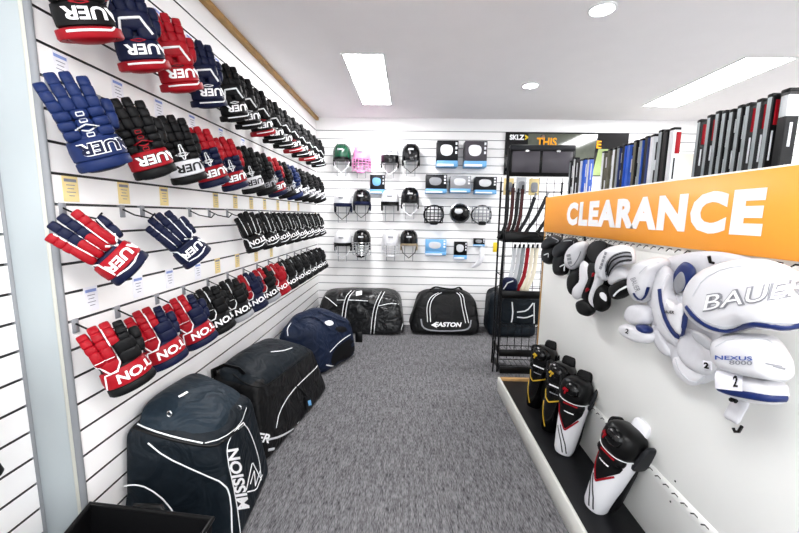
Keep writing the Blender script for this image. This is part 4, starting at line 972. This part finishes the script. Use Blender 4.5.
# ------------------------------------------------------------------ shin guards on the bottom shelf
def shin(loc, R, label, kind):
    """local: z up along the shin, front -y"""
    t = thing('shin_guard', label, 'shin guard', loc, R, 'shin guards on the bottom shelf')
    wr = kind == 'red'
    def Q(mb, n, m_, p=t, **k): return mb.build(n, m_, p, world=False, **k)
    def arc(z, a, b, g0=-105, g1=105, n=22, y=.0): return [V((a*math.sin(math.radians(g0+(g1-g0)*i/n)), y-b*math.cos(math.radians(g0+(g1-g0)*i/n)), z)) for i in range(n+1)]
    prof = [(.0, .044, .046), (.02, .052, .054), (.10, .060, .062), (.20, .068, .072), (.29, .076, .078), (.33, .078, .074)]
    mb = MB(); mb.loft([arc(z, a, b) for z, a, b in prof]+[arc(z, a*.86, b*.84, n=22) for z, a, b in prof[::-1]], closed=False, cap0=False, cap1=False)
    sh = Q(mb, 'shin_shell', WHITEP if wr else BLACKG); parts = [mb]
    mb = MB(); mb.sup((0, .035, .17), (.066, .045, .165), .7, .5); Q(mb, 'calf_wrap', BLACK)
    mb = MB(); mb.sup((0, -.022, .37), (.082, .075, .075), .75, .7, None, 20, 12); kn = Q(mb, 'knee_cap', BLACKG if not wr else BLACKP); parts.append(mb)
    mb = MB(); mb.sup((0, -.050, .385), (.052, .062, .045), .8, .8, None, 16, 10); Q(mb, 'knee_dome', BLACKG, kn); parts.append(mb)
    for s in (-1, 1):
        mb = MB(); mb.sup((s*.086, .018, .352), (.012, .045, .068), .5, .45, ry(s*10), 12, 8); Q(mb, 'knee_wing', CHAR if (wr and s == 1) else BLACK)
    mb = MB(); mb.sup((.012, .02, .437), (.042, .018, .048), .6, .5, rx(-8), 14, 9)
    Q(mb, 'thigh_flap', WHITEP if kind == 'red' and 'white thigh flap' in label else BLACK); parts.append(mb)
    mb = MB(); mb.sup((0, -.055, .298), (.070, .024, .022), .55, .5, None, 14, 8); Q(mb, 'knee_roll', BLACK); parts.append(mb)
    D = Drape(merged(*parts), gray)
    acc = RED if wr else GOLD
    if wr:
        mb = MB(); D.patch(mb, [(-.066, .295), (.066, .295), (.058, .25), (.0, .155), (-.058, .23)], .002, sm=0, n=36); Q(mb, 'black_panel', BLACK, sh)
        mb = MB(); D.line(mb, [(-.064, .27), (-.052, .225), (-.002, .150), (.05, .225)], .005, .003, .5, 5, 0, step=.006); Q(mb, 'piping', RED, sh)
        mb = MB(); D.line(mb, [(-.045, .15), (-.01, .08), (.01, .02)], .0035, .002, .5, 5, 0, step=.006); D.line(mb, [(-.03, .165), (.015, .07), (.028, .02)], .0035, .002, .5, 5, 0, step=.006); Q(mb, 'line', CHAR, sh)
        mb = MB(); D.line(mb, [(-.075, .325), (-.03, .312), (.03, .312), (.075, .322)], .003, .003, .6, 5, step=.006); Q(mb, 'piping', PIPE)
    else:
        mb = MB(); D.line(mb, [(-.062, .25), (-.045, .205), (-.02, .19), (.06, .235)], .0045, .002, .5, 5, 0, step=.006); D.line(mb, [(-.062, .17), (-.045, .10), (-.01, .03)], .004, .002, .5, 5, step=.006); Q(mb, 'piping', GOLD, sh)
    mb = MB(); D.line(mb, [(-.05, .37), (-.04, .385), (-.018, .38), (-.032, .372), (-.038, .352)], .006, .003, .5, 5, 0, step=.005); Q(mb, 'emblem', acc, kn)
    mb = MB(); D.text(mb, '-----', (0, .300), (.075, 0), (0, .008), .003, .03); Q(mb, 'lettering', LETW if not wr else RED, kn, smooth=False)
    mb = MB(); D.text(mb, '----', (0, .255), (.05, 0), (0, .006), .0045, .03, .2); Q(mb, 'lettering', LETG if not wr else LETW, sh, smooth=False)
    return t
lean = -9
shin((.905, 2.46, .098), rz(-42) @ rx(lean) @ ry(6), 'black shin guard with gold piping, farther of the gold pair on the bottom shelf', 'gold')
shin((.905, 2.17, .098), rz(-42) @ rx(lean) @ ry(6), 'black shin guard with gold piping, nearer of the gold pair on the bottom shelf', 'gold')
shin((.905, 1.95, .098), rz(-42) @ rx(lean) @ ry(5), 'white shin guard with black knee and red V, beside the gold piped pair', 'red')
shin((.885, 1.55, .098), rz(-72) @ rx(-12) @ ry(10), 'white and black shin guard with white thigh flap, lying nearest the viewer on the shelf', 'red')

# ------------------------------------------------------------------ pads hanging on the panel
def pad_piece(name, m_, par, out, X0, front, back, dirv=(-1, -.25, 0), sm=2, n=44, ctr=None, sub=None):
    dv = V(dirv).normalized(); q = MB()
    q.puff(out, lambda u, v, w_: atX(u, v, X0)+dv*w_, front, back, n, 8, 4.2, sm, ctr)
    for p in q.v: p.x = min(p.x, PX-.004)
    return q.build(name, m_, par), q
c1 = lambda pts: cr(2.538, 600, 230, pts)
t = thing('shoulder_pads', 'white hockey shoulder pads with blue trim and size 2 marks hanging on the white panel', 'shoulder pads', (.95, 1.2, 1.1))
# back panel and neck opening
pad_piece('back_panel', WHITEF, t, c1([(150, 72), (250, 52), (320, 55), (420, 80), (330, 180), (220, 190), (160, 140)]), 1.005, .02, .02)
pad_piece('neck_lining', BLUE, t, c1([(183, 118), (205, 82), (225, 80), (243, 100), (238, 122), (212, 160), (190, 150)]), .965, .012, .02)
pad_piece('neck_lining', GREY, t, c1([(186, 128), (205, 102), (216, 110), (218, 140), (198, 165), (186, 150)]), .955, .006, .01)
# torso body under the plates
pad_piece('torso_body', WHITEF, t, c1([(120, 100), (150, 74), (178, 90), (182, 150), (205, 165), (245, 130), (300, 120), (330, 250), (320, 350), (290, 385), (240, 396), (196, 372), (182, 322), (150, 290), (128, 250), (118, 190)]), .985, .03, .02, n=60, ctr=c1([(225, 250)])[0])
# chest plates
ch, m1 = pad_piece('chest_plate', WHITEF, t, c1([(150, 100), (170, 85), (185, 110), (178, 150), (190, 185), (215, 190), (222, 235), (212, 285), (190, 300), (160, 270), (140, 220), (135, 160)]), .95, .035, .03)
st_, m1b = pad_piece('sternum_plate', WHITEP, t, c1([(168, 170), (180, 178), (195, 192), (214, 180), (216, 220), (210, 262), (200, 268), (180, 235)]), .915, .018, .02)
mm = merged(m1, m1b); D = Drape(mm)
q = MB(); D.line(q, c1([(152, 150), (156, 190), (170, 235), (192, 268), (206, 275), (212, 250), (216, 210), (217, 180)]), .009, .002, .45, 8); q.build('blue_edge', BLUE, ch)
q = MB(); D.text(q, 'BAUER', c1([(176, 208)])[0], (11, 1.2), (0, -3), .003, .03, .15); q.build('lettering', LETK, st_, smooth=False)
pad_piece('rib_panel', WHITEF, t, c1([(212, 245), (240, 255), (265, 270), (290, 300), (298, 345), (280, 372), (250, 365), (215, 340), (195, 305)]), .955, .03, .03)
pad_piece('rib_panel', WHITEF, t, c1([(133, 230), (160, 250), (185, 290), (190, 322), (170, 322), (150, 300), (136, 265)]), .975, .025, .02)
bi, m2 = pad_piece('belly_guard', WHITEP, t, c1([(184, 322), (210, 318), (225, 332), (240, 322), (258, 340), (274, 372), (240, 402), (208, 380), (194, 362)]), .965, .022, .02, sm=1)
q = MB(); D2 = Drape(m2); D2.line(q, c1([(192, 328), (204, 364), (240, 392), (266, 370)]), .003, .001); q.build('seam_crease', LGREY, bi)
for out, X0 in ((c1([(228, 250), (252, 258), (275, 272), (290, 290), (285, 310), (262, 295), (238, 275)]), .925), ): pad_piece('strap_panel', LGREY, t, out, X0, .012, .01)
# far shoulder cap and arm
cp, m3 = pad_piece('shoulder_cap', WHITEP, t, c1([(82, 122), (95, 88), (120, 72), (160, 66), (172, 82), (150, 110), (140, 150), (122, 182), (100, 186), (84, 160)]), .95, .06, .05)
D3 = Drape(m3); cp_far = cp; q = MB(); D3.line(q, c1([(86, 160), (94, 174), (106, 178), (116, 165), (122, 145)]), .006, .002, .5); q.build('blue_edge', BLUE, cp)
q = MB(); D3.text(q, 'BAUER', c1([(91, 138)])[0], (5, 13), (5, -2), .003, .0, .1); q.build('lettering', LETG, cp, smooth=False)
pad_piece('upper_arm_guard', WHITEF, t, c1([(72, 198), (90, 185), (120, 190), (136, 205), (130, 240), (105, 246), (66, 230)]), .955, .04, .04)
fa, m4 = pad_piece('arm_guard', WHITEP, t, c1([(50, 246), (62, 236), (100, 244), (136, 258), (138, 280), (120, 292), (80, 280), (54, 262)]), .945, .035, .04)
pad_piece('arm_stripe', BLUE, t, c1([(96, 238), (118, 240), (132, 254), (128, 266), (104, 256)]), .935, .03, .02)
q = MB(); Drape(m4).text(q, '2', c1([(70, 257)])[0], (3.2, 1), (1, -4.5), .003, .03); q.build('lettering', LETK, fa, smooth=False)
# near shoulder cap, big
cp, m5 = pad_piece('shoulder_cap', WHITEP, t, c1([(218, 178), (228, 140), (262, 100), (320, 78), (395, 70), (460, 82), (510, 120), (530, 190), (515, 252), (470, 262), (425, 254), (385, 250), (345, 264), (310, 270), (262, 250), (226, 214)]), .865, .075, .07, n=60)
D5 = Drape(m5); q = MB(); D5.line(q, c1([(221, 196), (240, 222), (275, 246), (315, 257), (345, 252), (385, 238), (425, 242), (470, 250), (512, 240)]), .008, .002, .45, 8); q.build('blue_edge', BLUE, cp)
q = MB(); D5.text(q, 'BAUER', c1([(394, 164)])[0], (103, -18), (1, -17.5), .002, .055, .12); q.build('lettering_outline', LETG, cp, smooth=False)
q = MB(); D5.text(q, 'BAUER', c1([(394, 164)])[0], (100.5, -17.6), (.9, -15.0), .0042, .0, .12); q.build('lettering', LETW, cp, smooth=False)
ua, m6 = pad_piece('upper_arm_guard', WHITEP, t, c1([(286, 300), (296, 272), (330, 262), (400, 262), (434, 266), (462, 305), (482, 345), (482, 388), (440, 382), (380, 372), (322, 356), (296, 340)]), .86, .05, .05, sm=1)
D6 = Drape(m6)
q = MB(); D6.text(q, 'NEXUS', c1([(342, 325)])[0], (37, 1.2), (0, -4.2), .003, .02); q.build('lettering', LETB, ua, smooth=False)
q = MB(); D6.text(q, '8000', c1([(360, 337)])[0], (23, .8), (0, -4.2), .003, .02); q.build('lettering', LETG, ua, smooth=False)
q = MB(); D6.line(q, c1([(420, 338), (460, 346)]), .002, .002, .5, 5, 0); D6.line(q, c1([(438, 344), (468, 352)]), .0025, .002, .5, 5, 0); q.build('printed_lines', LETG, ua)
fa, m7 = pad_piece('forearm_guard', WHITEP, t, c1([(296, 352), (330, 358), (400, 372), (470, 384), (474, 440), (430, 446), (372, 434), (330, 420), (300, 405)]), .875, .04, .04, sm=1)
D7 = Drape(m7); q = MB(); D7.line(q, c1([(300, 400), (330, 411), (380, 420), (430, 428), (471, 428)]), .009, .002, .4, 8); q.build('blue_edge', BLUE, fa)
q = MB(); D7.patch(q, c1([(298, 362), (366, 368), (368, 410), (330, 406), (299, 402)]), .006, sm=0); lb = q.build('size_label', PAPER, fa)
q = MB(); D7.text(q, '2', c1([(352, 388)])[0], (5, .6), (-.6, -8.5), .009, .035); q.build('lettering', LETK, lb, smooth=False)
kk, m8 = pad_piece('size_patch', PAPER, t, c1([(260, 330), (284, 334), (284, 358), (262, 352)]), .915, .003, .004, sm=0)
q = MB(); Drape(m8).text(q, '2', c1([(272, 344)])[0], (5.2, .8), (0, -6), .003, .05); q.build('lettering', LETK, kk, smooth=False)
sp, m9 = pad_piece('arm_strap', WHITEF, t, c1([(336, 428), (378, 432), (380, 446), (364, 470), (352, 496), (342, 490), (310, 474), (322, 452)]), .90, .008, .008, sm=1)
q = MB(); q.tube([atX(*c, .89) for c in c1([(338, 502), (342, 512), (352, 512), (360, 498)])], .004, 6); q.tube([atX(*c, .89) for c in c1([(332, 432), (338, 428), (346, 436)])], .006, 6); q.build('hook', BLACKP, sp)

q = MB(); D5.line(q, c1([(236, 168), (262, 124), (318, 96), (392, 88), (452, 100)]), .0022, .001); D5.line(q, c1([(232, 200), (262, 232), (316, 248), (350, 243), (388, 230), (430, 234), (500, 236)]), .0018, .001); q.build('seam_crease', LGREY, cp)  # pale grey lines paint in faint shaded creases to define the parts
q = MB(); D6.line(q, c1([(294, 296), (330, 276), (400, 274), (432, 280), (456, 314)]), .002, .001); q.build('seam_crease', LGREY, ua)
q = MB(); D.line(q, c1([(160, 140), (172, 110), (178, 120)]), .002, .001); D.line(q, c1([(148, 214), (168, 250), (190, 284)]), .002, .001); q.build('seam_crease', LGREY, ch)
q = MB(); D3.line(q, c1([(100, 110), (122, 88), (150, 82)]), .002, .001); D3.line(q, c1([(126, 170), (136, 140), (142, 112)]), .002, .001); q.build('seam_crease', LGREY, cp_far)

# black and white shoulder pads
c2 = lambda pts: cr(5.333, 530, 225, pts)
t = thing('shoulder_pads', 'black and white hockey shoulder pads with red marks, farther along the white panel', 'shoulder pads', (.97, 1.95, 1.15))
pad_piece('back_panel', BLACK, t, c2([(215, 200), (290, 110), (400, 90), (500, 130), (440, 260), (420, 400), (260, 400), (210, 320)]), 1.00, .03, .03)
pad_piece('neck_lining', BLACKP, t, c2([(298, 150), (312, 105), (345, 82), (395, 84), (420, 104), (395, 140), (372, 190), (345, 205), (315, 185)]), .95, .003, .02)
pad_piece('side_panel', BLACK, t, c2([(204, 275), (240, 235), (285, 215), (290, 300), (262, 345), (235, 385), (205, 355)]), .96, .03, .03)
ch, a1 = pad_piece('chest_plate', WHITEP, t, c2([(278, 185), (312, 203), (328, 255), (318, 300), (292, 352), (262, 404), (224, 388), (232, 340), (262, 350), (270, 315), (284, 265), (282, 220)]), .935, .022, .02, sm=1)
pad_piece('sternum_strip', BLACK, t, c2([(312, 200), (345, 205), (385, 200), (372, 250), (345, 310), (325, 370), (315, 410), (275, 400), (290, 360), (318, 300), (328, 255)]), .94, .02, .02, sm=1)
pad_piece('chest_plate', WHITEP, t, c2([(372, 205), (398, 215), (392, 262), (380, 310), (352, 370), (342, 410), (352, 450), (326, 430), (316, 405), (328, 365), (350, 310), (368, 255)]), .93, .022, .02, sm=1)
bl, _ = pad_piece('belly_guard', BLACK, t, c2([(248, 410), (280, 395), (318, 405), (344, 445), (344, 468), (312, 492), (264, 474), (250, 440)]), .955, .025, .025)
rb, a2 = pad_piece('rib_guard', BLACK, t, c2([(362, 330), (385, 310), (412, 330), (420, 380), (416, 452), (380, 468), (350, 450), (345, 410)]), .945, .03, .03)
q = MB(); Drape(a2).patch(q, c2([(372, 362), (392, 358), (408, 378), (408, 410), (392, 400), (376, 384)]), .003, sm=1); q.build('white_patch', WHITEP, rb)
q = MB()
for u, v in ((338, 266), (305, 347)): 
    for dx, dy in ((0, 0),): q.puff(c2([(u-10, v+12), (u-6, v-10), (u+2, v-14), (u+1, v-4), (u+9, v-6), (u-1, v+3)]), lambda a, b, w_: atX(a, b, .912)+V((-w_, 0, 0)), .004, .012, 16, 3, sm=0)
q.build('red_mark', RED, t)
cp, a3 = pad_piece('shoulder_cap', WHITEP, t, c2([(197, 195), (205, 150), (232, 108), (272, 84), (305, 88), (300, 115), (282, 150), (272, 188), (250, 228), (225, 242), (202, 225)]), .945, .045, .04)
q = MB(); D = Drape(a3); D.line(q, c2([(205, 205), (222, 226), (240, 205), (262, 165), (270, 140)]), .003, .002); D.text(q, '----', c2([(210, 172)])[0], (2, 13), (4, -1), .003, 0, .1); q.build('seam_crease', GREY, cp)
cp, a4 = pad_piece('shoulder_cap', WHITEP, t, c2([(368, 250), (374, 200), (396, 150), (440, 112), (500, 104), (540, 116), (552, 165), (545, 212), (505, 208), (455, 222), (425, 262), (410, 304), (378, 290)]), .905, .05, .05, ctr=c2([(430, 180)])[0])
D = Drape(a4)
q = MB(); D.patch(q, c2([(398, 262), (402, 205), (440, 160), (500, 138), (542, 145), (546, 195), (500, 196), (450, 210), (420, 244), (408, 285)]), .003, n=40); gr = q.build('grey_panel', GREY, cp)
q = MB(); D.line(q, c2([(408, 262), (420, 215), (455, 180), (505, 165), (540, 170)]), .004, .005); D.line(q, c2([(404, 245), (420, 195), (455, 162), (505, 148), (535, 150)]), .003, .005); D.line(q, c2([(415, 270), (428, 232), (462, 202), (510, 185), (540, 188)]), .004, .005); q.build('ridge', CHAR, gr)
q = MB(); D.text(q, '-----', c2([(392, 190)])[0], (6, -17), (2.2, 1), .003, .01, .1); q.build('lettering', LETG, cp, smooth=False)
pad_piece('upper_arm_guard', WHITEP, t, c2([(424, 315), (428, 268), (452, 236), (490, 216), (522, 235), (548, 262), (545, 285), (490, 300), (450, 325)]), .925, .03, .035)
el, a5 = pad_piece('arm_guard', BLACK, t, c2([(430, 330), (465, 308), (535, 278), (548, 300), (548, 345), (500, 390), (455, 402), (436, 378)]), .93, .035, .035)
q = MB(); Drape(a5).line(q, c2([(448, 378), (470, 352), (510, 330), (540, 318)]), .004, .002); q.build('piping', PIPE, el)

# dark elbow pads
for k, (out, cap, mark, X0, lab) in enumerate((
    ([(66, 165), (72, 120), (110, 105), (148, 110), (158, 135), (140, 165), (130, 205), (95, 213), (72, 195)], [(62, 125), (70, 92), (105, 62), (130, 50), (160, 62), (176, 85), (160, 100), (135, 104), (112, 122), (85, 135)], [(76, 160), (100, 150), (98, 172)], .975, 'dark grey elbow pad, farthest on the panel near the rack'),
    ([(132, 265), (128, 200), (140, 150), (185, 150), (215, 140), (215, 180), (195, 225), (192, 268), (160, 272)], [(124, 145), (140, 112), (165, 98), (190, 70), (230, 62), (254, 78), (238, 105), (222, 135), (190, 152), (160, 178), (130, 175)], [(160, 222), (190, 205), (182, 225), (182, 245)], .965, 'dark grey elbow pad left of the black and white shoulder pads'))):
    t = thing('elbow_pad', lab, 'elbow pad', atX(*c2([out[0]])[0], .98), group='elbow pads on the white panel')
    sl, b1 = pad_piece('sleeve', BLACK, t, c2(out), X0, .035, .035)
    cpo, b2 = pad_piece('elbow_cap', CHAR, t, c2(cap), X0-.02, .035, .03)
    D = Drape(b2); q = MB(); D.line(q, [(u, v) for u, v in c2([((cap[3][0]*.8+cap[1][0]*.2), cap[3][1]+16), (cap[5][0]-14, cap[5][1]+2), (cap[7][0]+4, cap[7][1]-12)])], .0025, .001); q.build('seam_crease', GREY, cpo)
    q = MB(); Drape(b1).line(q, c2(mark), .004, .002, .5, 5, 0); q.build('white_mark', PIPE, sl)
